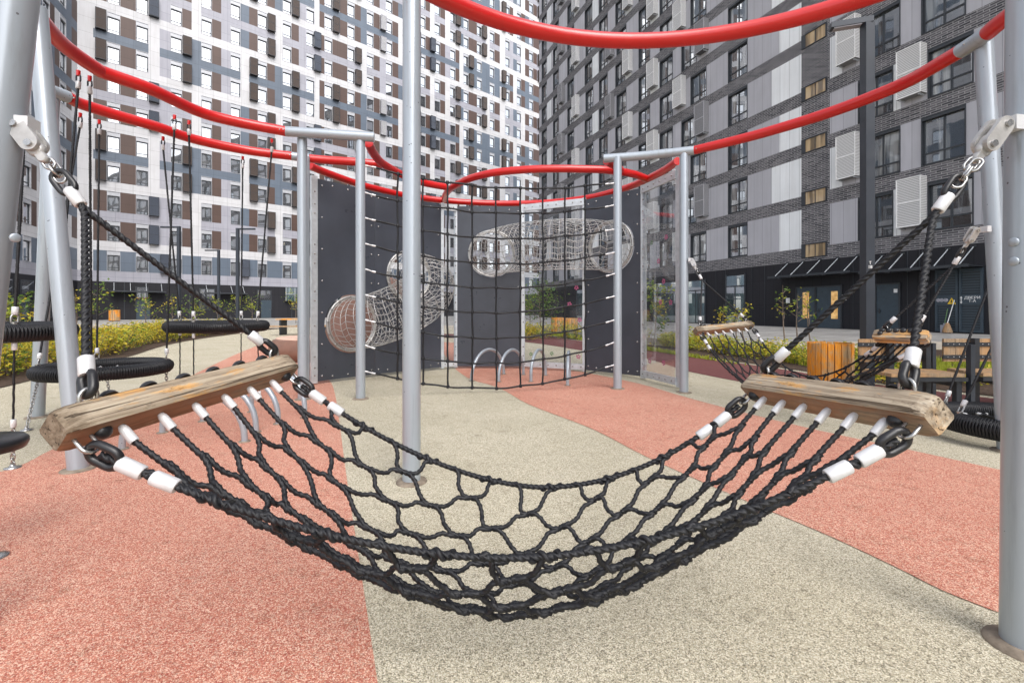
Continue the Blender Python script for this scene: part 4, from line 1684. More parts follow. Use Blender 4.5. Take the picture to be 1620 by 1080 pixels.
rr = MB()
kn = MB()
fe = MB()
for row in range(9):
    us = np.linspace(0.045, 0.955, 60)
    rr.rope([net_pt(u_, row) for u_ in us], 0.0178, pitch=0.07, step=0.022, n=6)
    for u0, u1, pp in ((0.0, 0.05, a), (1.0, 0.95, c)):
        p0, p1 = net_pt(u0, row), net_pt(u1, row)
        e = unit(p1 - p0)
        fe.tube([p0 + e * PR, p0 + e * (PR + 0.04)], 0.012, 8)
        fe.tube([p0 + e * (PR + 0.04), p0 + e * (PR + 0.10)], 0.008, 8)
        fe.lathe([(0.014, 0), (0.014, 0.05)], p0 + e * (PR + 0.09), e, 8)
wob = [[(rnd.random() - 0.5) * 0.025 for _ in range(9)] for _ in cols]
for ci, px in enumerate(cols):
    pts = []
    for row in range(9):
        q = net_pt(u_of(px, row), row) + V3(wob[ci][row] * 0.6, 0, 0)
        pts.append(q)
        kn.tube([q - V3(0, 0, 0.022), q, q + V3(0, 0, 0.022)], [0.021, 0.027, 0.021], 7)
    rr.rope(resm(pts, 5), 0.0178, pitch=0.07, step=0.022, n=6)
for v_ in kn.v:
    pass
rr.v += kn.v
rr.f += [[i + rr.n for i in f] for f in kn.f]
rr.m += kn.m
rr.s += kn.s
rr.n += kn.n
rr.build('rope_net', M['rope'], net)
fe.build('tensioner', M['alu'], net)


# ================================================================== steel hoops set in the ground
def hoop(p0, p1, h, label):
    t = thing('steel_hoop', label, 'hoop', tuple((p0 + p1) / 2), 'arched grey steel hoops set in the rubber floor')
    w = np.linalg.norm(p1 - p0)
    d_ = (p1 - p0) / w
    rc = min(w / 2, h) * 0.98
    pts = [p0 + V3(0, 0, -0.02), p0 + V3(0, 0, (h - rc) * 0.6), p0 + V3(0, 0, h - rc)]
    for q in np.linspace(math.pi, 0, 20)[1:-1]:
        pts.append((p0 + p1) / 2 + d_ * (w / 2) * math.cos(q) + V3(0, 0, h - rc + rc * math.sin(q)))
    pts += [p1 + V3(0, 0, h - rc), p1 + V3(0, 0, (h - rc) * 0.6), p1 + V3(0, 0, -0.02)]
    MB().tube(pts, 0.0265, 14).build('bent_tube', M['pole'], t)
    cb = MB()
    for p in (p0, p1):
        cb.lathe([(0.05, 0.001), (0.048, 0.007), (0.028, 0.009)], (p[0], p[1], 0.0045), (0, 0, 1), 14)
    cb.build('foot_ring', M['collar'], t)


hoop(G(746, 603), G(797, 592), 0.50, 'steel hoop in front of the anthracite board, leftmost of four')
hoop(G(789, 604), G(828, 593), 0.50, 'steel hoop half in front of the tall board, second of four')
hoop(G(840, 604), G(863, 594), 0.50, 'narrow looking steel hoop before the clear flowered pane')
hoop(G(898, 610), G(901, 598), 0.50, 'steel hoop seen edge on beside the right climbing net edge')
hoop(G(193, 711), G(387, 699), 0.50, 'wide steel hoop under the left spreader bar, nearest of its row')
hoop(G(257, 685), G(405, 684), 0.50, 'steel hoop under the left spreader bar, second from the camera')
hoop(G(321, 667), G(440, 671), 0.50, 'steel hoop under the left spreader bar, third from the camera')
hoop(G(398, 652), G(482, 661), 0.50, 'steel hoop with one leg before the grey post, farthest of its row')


# ================================================================== hammocks
def stadium(c, u, v, L, w, n=8):
    """closed loop of a chain link: long axis u, short axis v"""
    pts = []
    h = L / 2 - w
    for q in np.linspace(-math.pi / 2, math.pi / 2, n):
        pts.append(c + u * (h + w * math.cos(q)) + v * (w * math.sin(q)))
    for q in np.linspace(math.pi / 2, 3 * math.pi / 2, n):
        pts.append(c + u * (-h + w * math.cos(q)) + v * (w * math.sin(q)))
    return np.array(pts)


def chain(mb, p, q, L=0.05, w=0.017, r=0.005, n=6):
    p, q = np.asarray(p, float), np.asarray(q, float)
    e = unit(q - p)
    a_ = unit(np.cross(e, V3(0.3, 0.2, 1) if abs(e[2]) < 0.9 else V3(1, 0.3, 0)))
    b_ = np.cross(e, a_)
    pitch_ = L - 4 * r * 0.8
    k = max(1, int(round(np.linalg.norm(q - p) / pitch_)))
    for i in range(k):
        mb.tube(stadium(p + (q - p) * (i + 0.5) / k, e, a_ if i % 2 else b_, np.linalg.norm(q - p) / k + 3 * r, w), r, n, closed=True)


def ferrule(p, e, r, L, parent, name='ferrule', mat='alu', taper=False):
    e = unit(e)
    if taper:
        pr = [(r * 0.45, -L * 0.52), (r * 0.55, -L * 0.42), (r * 0.95, -L * 0.12), (r, 0), (r, L * 0.44), (r * 0.88, L * 0.5)]
    else:
        pr = [(r * 0.86, -L * 0.5), (r, -L * 0.44), (r, L * 0.44), (r * 0.86, L * 0.5)]
    return MB().lathe(pr, p, e, 16).build(name, M[mat], parent)


def eye(mb, c, e, side, r=0.009, L=0.075, w=0.026):
    """rope eye (thimble loop) lying along e"""
    mb.tube(stadium(c, unit(e), unit(side), L, w, 9), r, 10, closed=True)


def hammock(label, loc, barL, barR, anchorL, anchorR, ferL, ferR, nf, wgt, susp, detail=True, sagF=None, sagN=None, sagB=None, seed=1):
    """barL/barR = (near end, far end) of each timber's axis; the net hangs between them"""
    rg = random.Random(seed)
    hm = thing('hammock', label, 'hammock', loc)
    xa = unit(((barR[0] + barR[1]) - (barL[0] + barL[1])) * V3(1, 1, 0))
    rr_ = 0.0101
    st = 1.0 if detail else 2.0
    ends = {}
    for sgn, bar in ((1, barL), (-1, barR)):
        n0, f0 = bar
        ax = unit(f0 - n0)
        L = np.linalg.norm(f0 - n0)
        inw = unit(xa * sgn - ax * ((xa * sgn) @ ax))
        dn = unit(inw * 0.74 - V3(0, 0, 0.67))        # pull direction of the net
        dn = unit(dn - ax * (dn @ ax))
        up_ = unit(inw * 0.67 + V3(0, 0, 0.74))
        up_ = unit(up_ - ax * (up_ @ ax) - dn * (up_ @ dn))
        if np.cross(ax, dn) @ up_ < 0:
            pass
        # timber: eight sided section with rounded ends, in its own frame so that the grain follows it
        hw, hh, ch = 0.044, 0.054, 0.009
        sec = [(-hw + ch, -hh), (hw - ch, -hh), (hw, -hh + ch), (hw, hh - ch), (hw - ch, hh), (-hw + ch, hh), (-hw, hh - ch), (-hw, -hh + ch)]
        stn = [(-0.0, 0.74), (0.010, 0.86), (0.030, 0.96), (0.065, 1.0)]
        stn = stn + [(L * q, 1.0) for q in np.linspace(0.2, 0.8, 9)] + [(L - s_, q) for s_, q in stn[::-1]]
        mb = MB()
        v = []
        for s_, q in stn:
            for x, y in sec:
                jit = 0.0012 * (rg.random() - 0.5)
                v.append((s_ - L / 2, x * (0.55 + 0.45 * q) + jit, y * q + jit))
        m = len(sec)
        f = []
        mats_ = []
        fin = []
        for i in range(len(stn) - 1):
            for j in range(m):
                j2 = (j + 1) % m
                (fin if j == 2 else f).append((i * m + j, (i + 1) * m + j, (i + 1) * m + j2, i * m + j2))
        f += [tuple(range(m)), tuple(range((len(stn) - 1) * m, len(stn) * m))[::-1]]
        # local axes of the timber: x along, y = pull direction, z = up face
        X, Y = ax, dn
        Zx = np.cross(X, Y)
        if Zx @ up_ < 0:
            X = -ax
            Zx = np.cross(X, Y)
        base = np.asarray(v)
        mb.add(base, f, 0)
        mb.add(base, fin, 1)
        bo = mb.build('spreader_bar', [M['bar'], M['barraw']], hm, local=True)
        mid = (n0 + f0) / 2
        mw = Matrix(((X[0], Y[0], Zx[0], mid[0] - loc[0]), (X[1], Y[1], Zx[1], mid[1] - loc[1]), (X[2], Y[2], Zx[2], mid[2] - loc[2]), (0, 0, 0, 1)))
        bo.matrix_local = mw
        # bar fittings are children of the bar: their own frame is the bar's
        inv = np.array(mw.inverted())

        class Loc:
            pass

        def bl(mbx, name, mat):
            vv = np.concatenate(mbx.v) - np.asarray(loc)
            mbx.v = [vv @ inv[:3, :3].T + inv[:3, 3]]
            return mbx.build(name, mat, bo, local=True)
        fp = []
        for k in range(6):
            q = n0 + ax * L * (0.165 + 0.134 * k)
            p0 = q + dn * (hw + 0.026)
            e = dn
            pr = [(0.008, -0.032), (0.0095, -0.024), (0.0125, -0.016), (0.0135, -0.008), (0.0135, 0.034), (0.012, 0.039)]
            bl(MB().lathe(pr, p0, e, 14), 'ferrule', M['alu'])
            cap = MB().dome(q - dn * (hw - 0.002) + up_ * 0.034, -dn, 0.026, 0.022, 14)
            bl(cap, 'nut_cap', M['rubber'])
            fp.append(p0 + e * 0.036)
        for q, s_ in ((n0 + ax * 0.095, 1), (f0 - ax * 0.06, 1)):
            bl(MB().dome(q + dn * (hw - 0.002), dn, 0.023, 0.024, 14), 'nut_cap', M['rubber'])
            bl(MB().dome(q - dn * (hw - 0.002), -dn, 0.023, 0.020, 14), 'nut_cap', M['rubber'])
        bend = []
        for q, es in ((n0 + ax * 0.045, -1), (f0 - ax * 0.03, 1)):
            c0 = q + dn * (hw + 0.016)
            side = unit(np.cross(dn, ax))
            bl(MB().tube(stadium(c0, dn, ax, 0.074, 0.020, 9), 0.0055, 10, closed=True), 'shackle', M['steel'])
            bend.append(c0 + dn * 0.035)
        sus_pts = []
        for q in (n0 + ax * susp[0], f0 - ax * susp[1]):
            outd = unit(-dn * 0.7 + V3(0, 0, 0.5))
            c0 = q + up_ * (hh * 0.55) - dn * 0.028 + V3(0, 0, 0.018)
            bl(MB().tube(stadium(c0, V3(0, 0, 1), ax, 0.074, 0.022, 9), 0.0055, 10, closed=True), 'shackle', M['steel'])
            sus_pts.append(c0 + V3(0, 0, 0.02))
        ends[sgn] = dict(fp=fp, bend=bend, sus=sus_pts, dn=dn, ax=ax)
    # ---- suspension
    for sgn, anc, fer in ((1, anchorL, ferL), (-1, anchorR, ferR)):
        E = ends[sgn]
        pole_c, a0 = anc
        dirp = unit(a0 - pole_c)
        dirp = unit(dirp * V3(1, 1, 0))
        e = unit(fer - a0)
        sd = unit(np.cross(e, V3(0, 1, 0)))
        br = MB()
        A3 = np.stack([dirp, np.cross(V3(0, 0, 1), dirp), V3(0, 0, 1)], 1)
        br.box((PR - 0.006, -0.028, -0.025), (PR + 0.035, 0.028, 0.025), 0, (A3, pole_c * V3(1, 1, 0) + V3(0, 0, a0[2])))
        br.build('pole_bracket', M['alu'], hm)
        s0 = a0 + dirp * 0.0
        cl = MB()
        yv = unit(np.cross(e, np.cross(e, dirp) + 1e-6))
        wv = unit(np.cross(e, unit(np.cross(dirp, V3(0, 0, 1)))))
        fw = unit(np.cross(e, wv))
        # two cheek plates with rounded ends and a block between them
        for off in (-0.019, 0.019):
            pts = stadium(s0 + e * 0.05 + fw * off, e, wv, 0.135, 0.030, 10)
            ring0 = pts + fw * -0.007
            ring1 = pts + fw * 0.007
            k = len(pts)
            cl.add(np.vstack([ring0, ring1]), [(i, (i + 1) % k, k + (i + 1) % k, k + i) for i in range(k)] + [tuple(range(k))[::-1], tuple(range(k, 2 * k))], 0)
        for c_, L_, w_, t_ in ((0.092, 0.088, 0.026, 0.0118), (0.135, 0.06, 0.015, 0.0105)):
            pts = stadium(s0 + e * c_ + wv * 0.004, e, wv, L_, w_, 10)
            k = len(pts)
            mid_ = pts.mean(0)
            rings = [mid_ + (pts - mid_) * sc_ + fw * o_ for sc_, o_ in ((0.8, -t_), (1.0, -t_ * 0.6), (1.0, t_ * 0.6), (0.8, t_))]
            ff = [(r_ * k + i, r_ * k + (i + 1) % k, (r_ + 1) * k + (i + 1) % k, (r_ + 1) * k + i) for r_ in range(3) for i in range(k)]
            cl.add(np.vstack(rings), ff, 0, True)
            cl.add(rings[0], [tuple(range(k))[::-1]], 0)
            cl.add(rings[3], [tuple(range(k))], 0)
        for x in (0.008, 0.095):
            cl.lathe([(0.012, -0.034), (0.012, 0.034)], s0 + e * x, fw, 10, 1)
        cl.build('swivel_clamp', [M['cast'], M['steel']], hm)
        cm = MB()
        c_end = fer - e * 0.105
        chain(cm, s0 + e * 0.155, c_end + e * 0.03, 0.052, 0.016, 0.0048, 8)
        if detail:
            chain(cm, s0 + e * 0.165 + fw * 0.018, c_end + fw * 0.012, 0.052, 0.0145, 0.0044, 8)
        cm.build('chain', M['steel'], hm)
        em = MB()
        eye(em, fer - e * 0.066, e, wv, 0.0100, 0.092, 0.025)
        em.build('rope_eye', M['rubber'], hm)
        ferrule(fer, e, 0.0200, 0.070, hm)
        for sp in E['sus']:
            g = unit(sp - fer)
            kn_ = sp - g * 0.035 + V3(0, 0, 0.014)
            top = fer + e * 0.030
            mid_ = [top, top + e * 0.02 + g * 0.02, top + e * 0.02 + g * 0.09, sp - g * 0.10]
            MB().rope(resample(smooth(mid_, 6), 0.01), 0.0122, pitch=0.076, step=0.0075 * st, n=12).build('suspension_rope', M['rope'], hm)
            ferrule(sp - g * 0.092, g, 0.0200, 0.062, hm)
            em = MB()
            eye(em, sp - g * 0.034, g, unit(np.cross(g, V3(0, 1, 0.1))), 0.0125, 0.070, 0.019)
            em.build('rope_eye', M['rubber'], hm)
    # ---- net
    eL, eR = ends[1], ends[-1]
    Ls = [eL['bend'][0]] + eL['fp'] + [eL['bend'][1]]       # near .. far
    Rs = [eR['bend'][0]] + eR['fp'] + [eR['bend'][1]]
    Ls, Rs = np.array(Ls), np.array(Rs)
    vs = np.array([0, 1, 2, 3, 4, 5, 6, 7]) / 7.0

    def end_pt(A_, v):
        return np.array([np.interp(v, vs, A_[:, i]) for i in range(3)])
    C = np.array([sagN, sagB, sagF])                 # mid points: near edge, belly, far edge

    def surf(u, v):
        """u -1..1 left to right, v 0 near .. 1 far"""
        a_, b_ = end_pt(Ls, v), end_pt(Rs, v)
        t = (u + 1) / 2
        chord = a_ + (b_ - a_) * t
        m = C[0] * (1 - v) * (1 - 2 * v) + C[1] * 4 * v * (1 - v) + C[2] * v * (2 * v - 1)
        cm_ = (a_ + b_) / 2
        w = 1 - abs(u) ** 1.85
        wx = 1 - u * u
        dl = m - cm_
        q = chord.copy()
        q[2] += dl[2] * w
        hor = dl * V3(1, 1, 0)
        q += hor * wx ** 1.1
        return q
    nm = MB()
    per = nf                     # periods along the length
    u0 = 0.93
    us = np.linspace(-u0, u0, 2 * per + 1)
    du = us[1] - us[0]
    jt = {}

    def J(i, j):
        if (i, j) not in jt:
            jt[(i, j)] = ((rg.random() - 0.5) * du * 0.45, (rg.random() - 0.5) * 0.026)
        return jt[(i, j)]
    # node rows: at station k the long strands sit at v = (j + 0.5*(k odd))/7
    half = du * 0.27

    def node(k, j, side):
        """end point of a long strand: station k, index j; side -1 start, +1 end"""
        v = (j + (0.5 if k % 2 else 0.0)) / 7.0
        ju, jv = J(k, j)
        v = min(0.995, max(0.005, v + jv * (0 if v in (0.0, 1.0) else 1)))
        u = us[k] + side * half + ju * 0.7
        return surf(max(-1, min(1, u)), v)
    step_ = 0.0068 * st
    for k in range(2 * per + 1):
        odd = k % 2
        js = range(0, 7) if odd else range(1, 7)
        for j in js:
            a_, b_ = node(k, j, -1), node(k, j, 1)
            if not odd and k == 0:
                a_ = end_pt(Ls, j / 7.0)
            if not odd and k == 2 * per:
                b_ = end_pt(Rs, j / 7.0)
            nm.rope([a_, (a_ + b_) / 2, b_], rr_, pitch=0.066, step=step_, n=9 if detail else 6)
    for k in range(2 * per):
        odd = k % 2
        # zigzag of cross strands between station k and k+1
        for j in range(0, 7):
            if odd:
                # from odd (j+.5) to even j and j+1
                tg = [(j, -1), (j + 1, -1)]
                a_ = node(k, j, 1)
                da = node(k, j, -1) - a_
                for jj, sd_ in tg:
                    if 1 <= jj <= 6:
                        b_ = node(k + 1, jj, sd_)
                        db = node(k + 1, jj, 1) - b_
                    else:
                        b_ = surf(us[k] + du * 0.5, 0.0 if jj == 0 else 1.0)
                        db = surf(us[k] + du * 0.7, 0.0 if jj == 0 else 1.0) - b_
                    hook(nm, a_, b_, rr_, step_, detail, da, db)
            else:
                b_ = node(k + 1, j, -1)
                db = node(k + 1, j, 1) - b_
                for jj in (j, j + 1):
                    if 1 <= jj <= 6:
                        a_ = node(k, jj, 1)
                        da = node(k, jj, -1) - a_
                    else:
                        a_ = surf(us[k] + du * 0.5, 0.0 if jj == 0 else 1.0)
                        da = surf(us[k] + du * 0.3, 0.0 if jj == 0 else 1.0) - a_
                    hook(nm, a_, b_, rr_, step_, detail, da, db)
    nm.build('net', M['rope'], hm)
    # border ropes, near one doubled
    for v, name in ((0.0, 'border_rope'), (1.0, 'border_rope')):
        pts = [surf(u, v) for u in np.linspace(-0.985, 0.985, 60)]
        wm = MB().rope(pts, 0.0116, pitch=0.068, step=step_, n=12 if detail else 8)
        # wraps on the border where the net is tied in
        for k in range(2 * per):
            u = us[k] + du * 0.5
            c0 = surf(u, v)
            e_ = unit(surf(u + 0.02, v) - surf(u - 0.02, v))
            nrm_ = unit(np.cross(e_, V3(0, 0, 1)))
            b2 = np.cross(e_, nrm_)
            if k % 2 == 0:
                continue
            hx = [c0 + e_ * (q / 11.0 - 0.5) * 0.085 + rr_ * 1.05 * (math.cos(q) * nrm_ + math.sin(q) * b2) for q in np.linspace(0, 11.0, 24 if detail else 12)]
            wm.tube(hx, rr_ * 0.80, 7 if detail else 5)
        wm.build(name, M['rope'], hm)
        for A_, sg in ((Ls, 1), (Rs, -1)):
            i = 0 if v == 0 else 7
            e = unit(surf(-0.93 * sg, v) - A_[i])
            em = MB()
            eye(em, A_[i] + e * 0.030, e, unit(np.cross(e, V3(0, 1, 0.2))), 0.0115, 0.088, 0.027)
            em.build('rope_eye', M['rubber'], hm)
            ferrule(A_[i] + e * 0.108, e, 0.0205, 0.070, hm)
            e2 = unit(surf(-0.78 * sg, v) - A_[i])
            tq = 0.205
            pp = np.array([surf(u, v) for u in np.linspace(-0.985, -0.5, 80) * sg])
            dd = np.linalg.norm(pp - A_[i], axis=1)
            kk = int(np.argmin(abs(dd - tq)))
            ferrule(pp[kk], pp[min(79, kk + 1)] - pp[kk - 1], 0.0205, 0.070, hm)
    return hm


def hook(mb, a, b, r, step, detail, ea=None, eb=None):
    """cross strand with a slight bow; its ends run on beside the strand they are hooked to"""
    m = (a + b) / 2
    d_ = unit(b - a)
    h_ = math.sin(a[0] * 91.7 + a[1] * 57.3 + b[2] * 133.1)
    m = m + V3(0.008 * h_, 0.006 * math.sin(h_ * 9.1), -0.007 + 0.005 * math.sin(h_ * 5.7))
    a2, b2 = a - d_ * r * 0.9, b + d_ * r * 0.9
    pts = [a2, a * 0.6 + m * 0.4 + V3(0, 0, 0.003), m, b * 0.6 + m * 0.4 + V3(0, 0, 0.003), b2]
    if ea is not None:
        n_ = unit(np.cross(ea, V3(0, 0, 1)))
        n_ = n_ * (1 if (b - a) @ n_ > 0 else -1)
        pts = [a + unit(ea) * 0.036 - n_ * r * 0.5 + V3(0, 0, 0.2 * r), a + unit(ea) * 0.014 + n_ * r * 0.6 + V3(0, 0, r * 0.7)] + pts[1:]
    if eb is not None:
        n_ = unit(np.cross(eb, V3(0, 0, 1)))
        n_ = n_ * (1 if (a - b) @ n_ > 0 else -1)
        pts = pts[:-1] + [b + unit(eb) * 0.014 + n_ * r * 0.6 - V3(0, 0, r * 0.7), b + unit(eb) * 0.036 - n_ * r * 0.5 - V3(0, 0, 0.2 * r)]
    mb.rope(smooth(pts, 4), r, pitch=0.066, step=step, n=9 if detail else 6)


zl = CAMZ + (HY - 190) / FPX * 1.62
pole_l = V3(-2.005 + 0.405 * zl / (ZT + 0.1), 1.60, 0)
zr = CAMZ + (HY - 192) / FPX * 1.60
pole_r = V3(1.84, 1.62, 0)
hammock('black rope hammock with weathered timber bars, large in front',
        (0, 1.65, 0),
        (P(84, 683, 1.21), P(457, 580, 2.05)), (P(1486, 658, 1.265), P(1188, 612, 2.0)),
        (pole_l, P(30, 198, 1.61)), (pole_r, P(1583, 196, 1.60)),
        P(119, 312, 1.61), P(1492, 321, 1.60), 7, 1.0, (0.085, 0.085),
        True, P(848, 770, 1.95), P(820, 882, 1.30), P(812, 962, 1.54), 3)
m2 = V3(3.22, 5.16, 0)
bl2 = (P(1100, 524, 6.05), P(1189, 514, 6.38))
br2 = (P(1470, 533, 3.95), P(1384, 531, 4.32))
hammock('smaller looking rope hammock behind, beside the orange slatted bin',
        (3.2, 5.2, 0), bl2, br2,
        (G(1082, 621) * V3(1, 1, 0), P(1094, 411, 6.56)), (V3(4.09, 3.87, 0), P(1543, 362, 3.84)),
        P(1108, 438, 6.45), P(1513, 412, 3.93), 7, 1.0, (0.085, 0.085),
        False, P(1272, 594, 5.35), P(1222, 618, 4.95), P(1248, 640, 5.12), 5)


# ================================================================== ring swings
def ring_swing(c, rad, label, tops, tethers, tr=0.058, sag=0.10, tilt=0.0, seed=1, drop=0.0):
    """tops: list of (angle on the ring, rail point); tethers: list of (angle, ground point, plain rope share)"""
    rg = random.Random(seed)
    c = np.asarray(c, float)
    t = thing('ring_swing', label, 'ring swing', (c[0], c[1], 0), 'ring swings hung from the red rails')
    N = 64
    a_ = np.linspace(0, 2 * math.pi, N, endpoint=False)
    circ = c + np.stack([rad * np.cos(a_), rad * np.sin(a_), np.zeros(N)], 1)
    MB().tube(circ, tr * 0.9, 12, closed=True).build('ring_core', M['rubber'], t)
    wm = MB()
    turns = int(2 * math.pi * rad / 0.020)
    for hand in (1, -1):
        q = np.linspace(0, 2 * math.pi, turns * 6, endpoint=False)
        ph = hand * q * turns * 0.5
        for off in (0, math.pi):
            r2 = tr * (1.0 + 0.035 * np.sin(ph * 2 + q * turns))
            path = c + np.stack([(rad + r2 * np.cos(ph + off)) * np.cos(q), (rad + r2 * np.cos(ph + off)) * np.sin(q), r2 * np.sin(ph + off)], 1)
            wm.tube(path, 0.0062, 5, closed=True, smooth=True)
    wm.build('rope_wrap', M['rope'], t)
    nm = MB()
    k = 7
    for d0 in (0.35, 0.35 + math.pi / 2):
        e, g = V3(math.cos(d0), math.sin(d0), 0), V3(-math.sin(d0), math.cos(d0), 0)
        for i in range(1, k):
            off = (i / k * 2 - 1) * (rad - tr * 0.4)
            hl = math.sqrt(max(0, (rad - tr * 0.3) ** 2 - off ** 2))
            pts = [c + g * off + e * s - V3(0, 0, sag * max(0, 1 - (s * s + off * off) / (rad * rad)) + drop) for s in np.linspace(-hl, hl, 17)]
            nm.tube(pts, 0.0085, 6)
            for a_e, b_e in ((pts[0], pts[1]), (pts[-1], pts[-2])):
                ee = unit(b_e - a_e)
                nm.lathe([(0.013, 0.0), (0.013, 0.05)], a_e + ee * 0.045, ee, 8, 1)
    nm.build('seat_net', [M['rope'], M['alu']], t)
    for a0, top in tops:
        q = c + V3(rad * math.cos(a0), rad * math.sin(a0), 0)
        e = unit(top - q)
        s = MB().tube([top + V3(0, 0, -PR + 0.01), top + V3(0, 0, -PR - 0.04)], 0.017, 10, mat=1)
        s.tube(stadium(top + V3(0, 0, -PR - 0.065), V3(0, 0, 1), V3(1, 0, 0), 0.07, 0.02), 0.007, 8, closed=True)
        s.build('rail_hanger', [M['dark'], M['red']], t)
        f0 = top + V3(0, 0, -PR - 0.13)
        e = unit(f0 - q)
        b0 = q + V3(0, 0, tr) + e * 0.10
        ro = MB().rope([f0, (f0 + b0) / 2, b0], 0.0125, pitch=0.06, step=0.014, n=7).build('hanging_rope', M['rope'], t)
        ferrule(f0, e, 0.02, 0.07, ro)
        ferrule(b0, e, 0.02, 0.06, ro)
        sm_ = MB()
        sm_.tube(stadium(q + V3(0, 0, tr) + e * 0.035, e, V3(math.sin(a0), -math.cos(a0), 0), 0.075, 0.02), 0.007, 8, closed=True)
        sm_.lathe([(0.022, 0), (0.022, 0.02)], q + V3(0, 0, tr - 0.004), (0, 0, 1), 10)
        sm_.build('ring_shackle', M['steel'], ro)
    for a0, g, share in tethers:
        q = c + V3(rad * math.cos(a0), rad * math.sin(a0), -tr)
        m_ = q + (g - q) * share
        tm = MB()
        if share > 0.02:
            to = MB().rope([q, (q + m_) / 2, m_], 0.0095, pitch=0.05, step=0.014, n=6).build('tether_rope', M['rope'], t)
            ferrule(q - V3(0, 0, 0.03), g - q, 0.017, 0.06, to)
            ferrule(m_, g - q, 0.017, 0.06, to)
        ch = MB()
        if share < 0.95:
            chain(ch, m_, g + V3(0, 0, 0.015), 0.045, 0.013, 0.0045, 6)
        ch.lathe([(0.05, 0.0), (0.05, 0.008), (0.02, 0.014), (0.015, 0.03)], g + V3(0, 0, 0.004), (0, 0, 1), 10)
        ch.build('tether_chain', M['steel'], t)
    return t


def ang_to(c, p):
    return math.atan2(p[1] - c[1], p[0] - c[0])


c1 = V3(-4.46, 5.0, CAMZ - 0.645)
ring_swing(c1, 0.53, 'low ring swing hanging just behind the left hammock bar',
           [(-1.05, T(142, 112)), (0.55, T(276, 175)), (2.45, T(157, 183)), (-2.55, V3(-4.98, 5.25, ZT))],
           [(-2.55, G(42, 681), 0.0), (-1.05, V3(-4.15, 4.5, 0), 0.0), (2.3, V3(-4.75, 5.4, 0), 0.0), (0.55, V3(-3.98, 5.25, 0), 0.0)], tr=0.068, seed=2)
c2 = V3(-3.9, 6.05, CAMZ - 0.215)
ring_swing(c2, 0.53, 'high ring swing hanging over the pale path, seen edge on',
           [(-1.5, T(299, 184)), (3.1, T(258, 210)), (1.6, T(384, 242)), (-0.05, T(430, 214))],
           [(3.1, V3(-4.43, 6.07, 0), 0.9), (-1.5, V3(-3.86, 5.52, 0), 0.9), (1.6, V3(-3.92, 6.58, 0), 0.9), (-0.05, V3(-3.35, 6.05, 0), 0.9)], tr=0.068, seed=3)
c3 = V3(-4.25, 3.6, CAMZ - 0.175)
ring_swing(c3, 0.53, 'ring swing cut by the left photo edge beside leaning posts',
           [(-0.33, V3(-3.71, 3.5, ZT)), (1.3, T(124, 103)), (2.8, V3(-4.7, 3.9, ZT)), (-1.9, V3(-3.9, 2.9, ZT))],
           [(-0.33, G(20, 741), 0.64), (2.6, V3(-4.7, 3.9, 0), 0.6), (-1.9, V3(-4.4, 3.1, 0), 0.6)], tr=0.068, seed=4)
c5 = V3(4.60, 4.12, 0.175)
ring_swing(c5, 0.53, 'ring swing with open net behind the right near post',
           [(3.1, V3(5.6, 4.14, ZT)), (2.0, V3(5.53, 4.6, ZT)), (0.9, V3(5.56, 4.45, ZT)), (-0.4, V3(5.6, 3.7, ZT))],
           [(0.8, V3(5.0, 4.5, 0), 0.0), (-0.6, V3(5.0, 3.8, 0), 0.0)], tr=0.086, sag=0.04, seed=5)
# rubber disc seat at the left edge, hung on one rope
dc = V3(-2.57, 2.18, 0.55)
dt = thing('disc_seat', 'flat black rubber disc seat cut by the left photo edge', 'disc seat', (dc[0], dc[1], 0))
MB().lathe([(0.13, -0.035), (0.17, -0.03), (0.18, -0.005), (0.18, 0.012), (0.165, 0.026), (0.05, 0.032)], dc, (0, 0, 1), 32).build('seat', M['rubber'], dt)
MB().rope([dc + V3(0, 0, 0.03), V3(dc[0], dc[1], 1.6), V3(-3.0, 2.3, ZT)], 0.0125, step=0.015, n=7).build('hanging_rope', M['rope'], dt)
ch = MB()
chain(ch, dc - V3(0, 0, 0.03), V3(-2.5, 2.2, 0.02), 0.045, 0.013, 0.0045)
ch.lathe([(0.05, 0), (0.05, 0.008), (0.02, 0.014)], (-2.5, 2.2, 0.004), (0, 0, 1), 10)
ch.build('tether_chain', M['steel'], dt)
# ================================================================== mound behind the board wall
mt = thing('play_mound', 'brown pink rubber play mound behind the anthracite wall', 'mound', tuple(G(520, 575)))
mc = G(468, 572) + V3(0.25, 0.9, 0)
MB().lathe([(1.06, 0.0), (1.16, 0.06), (1.22, 0.20), (1.20, 0.36), (1.12, 0.47), (1.05, 0.50)], (mc[0], mc[1], 0.0), (0, 0, 1), 40).build('drum', M['mound'], mt)
MB().lathe([(1.05, 0.0), (1.05, 0.02), (0.98, 0.035)], (mc[0], mc[1], 0.50), (0, 0, 1), 40).build('deck', M['moundtop'], mt)
MB().box((mc[0] - 0.05, mc[1] - 0.55, 0.531), (mc[0] + 0.42, mc[1] - 0.25, 0.545)).build('hatch', M['galv'], mt)
dc_ = V3(-3.09, 10.7, 0)
pr = [(1.3 * math.cos(q), 2.0 * math.sin(q)) for q in np.linspace(0, 1.5, 12)]
MB().lathe(pr, dc_, (0, 0, 1), 40).build('dome', M['mound'], mt)

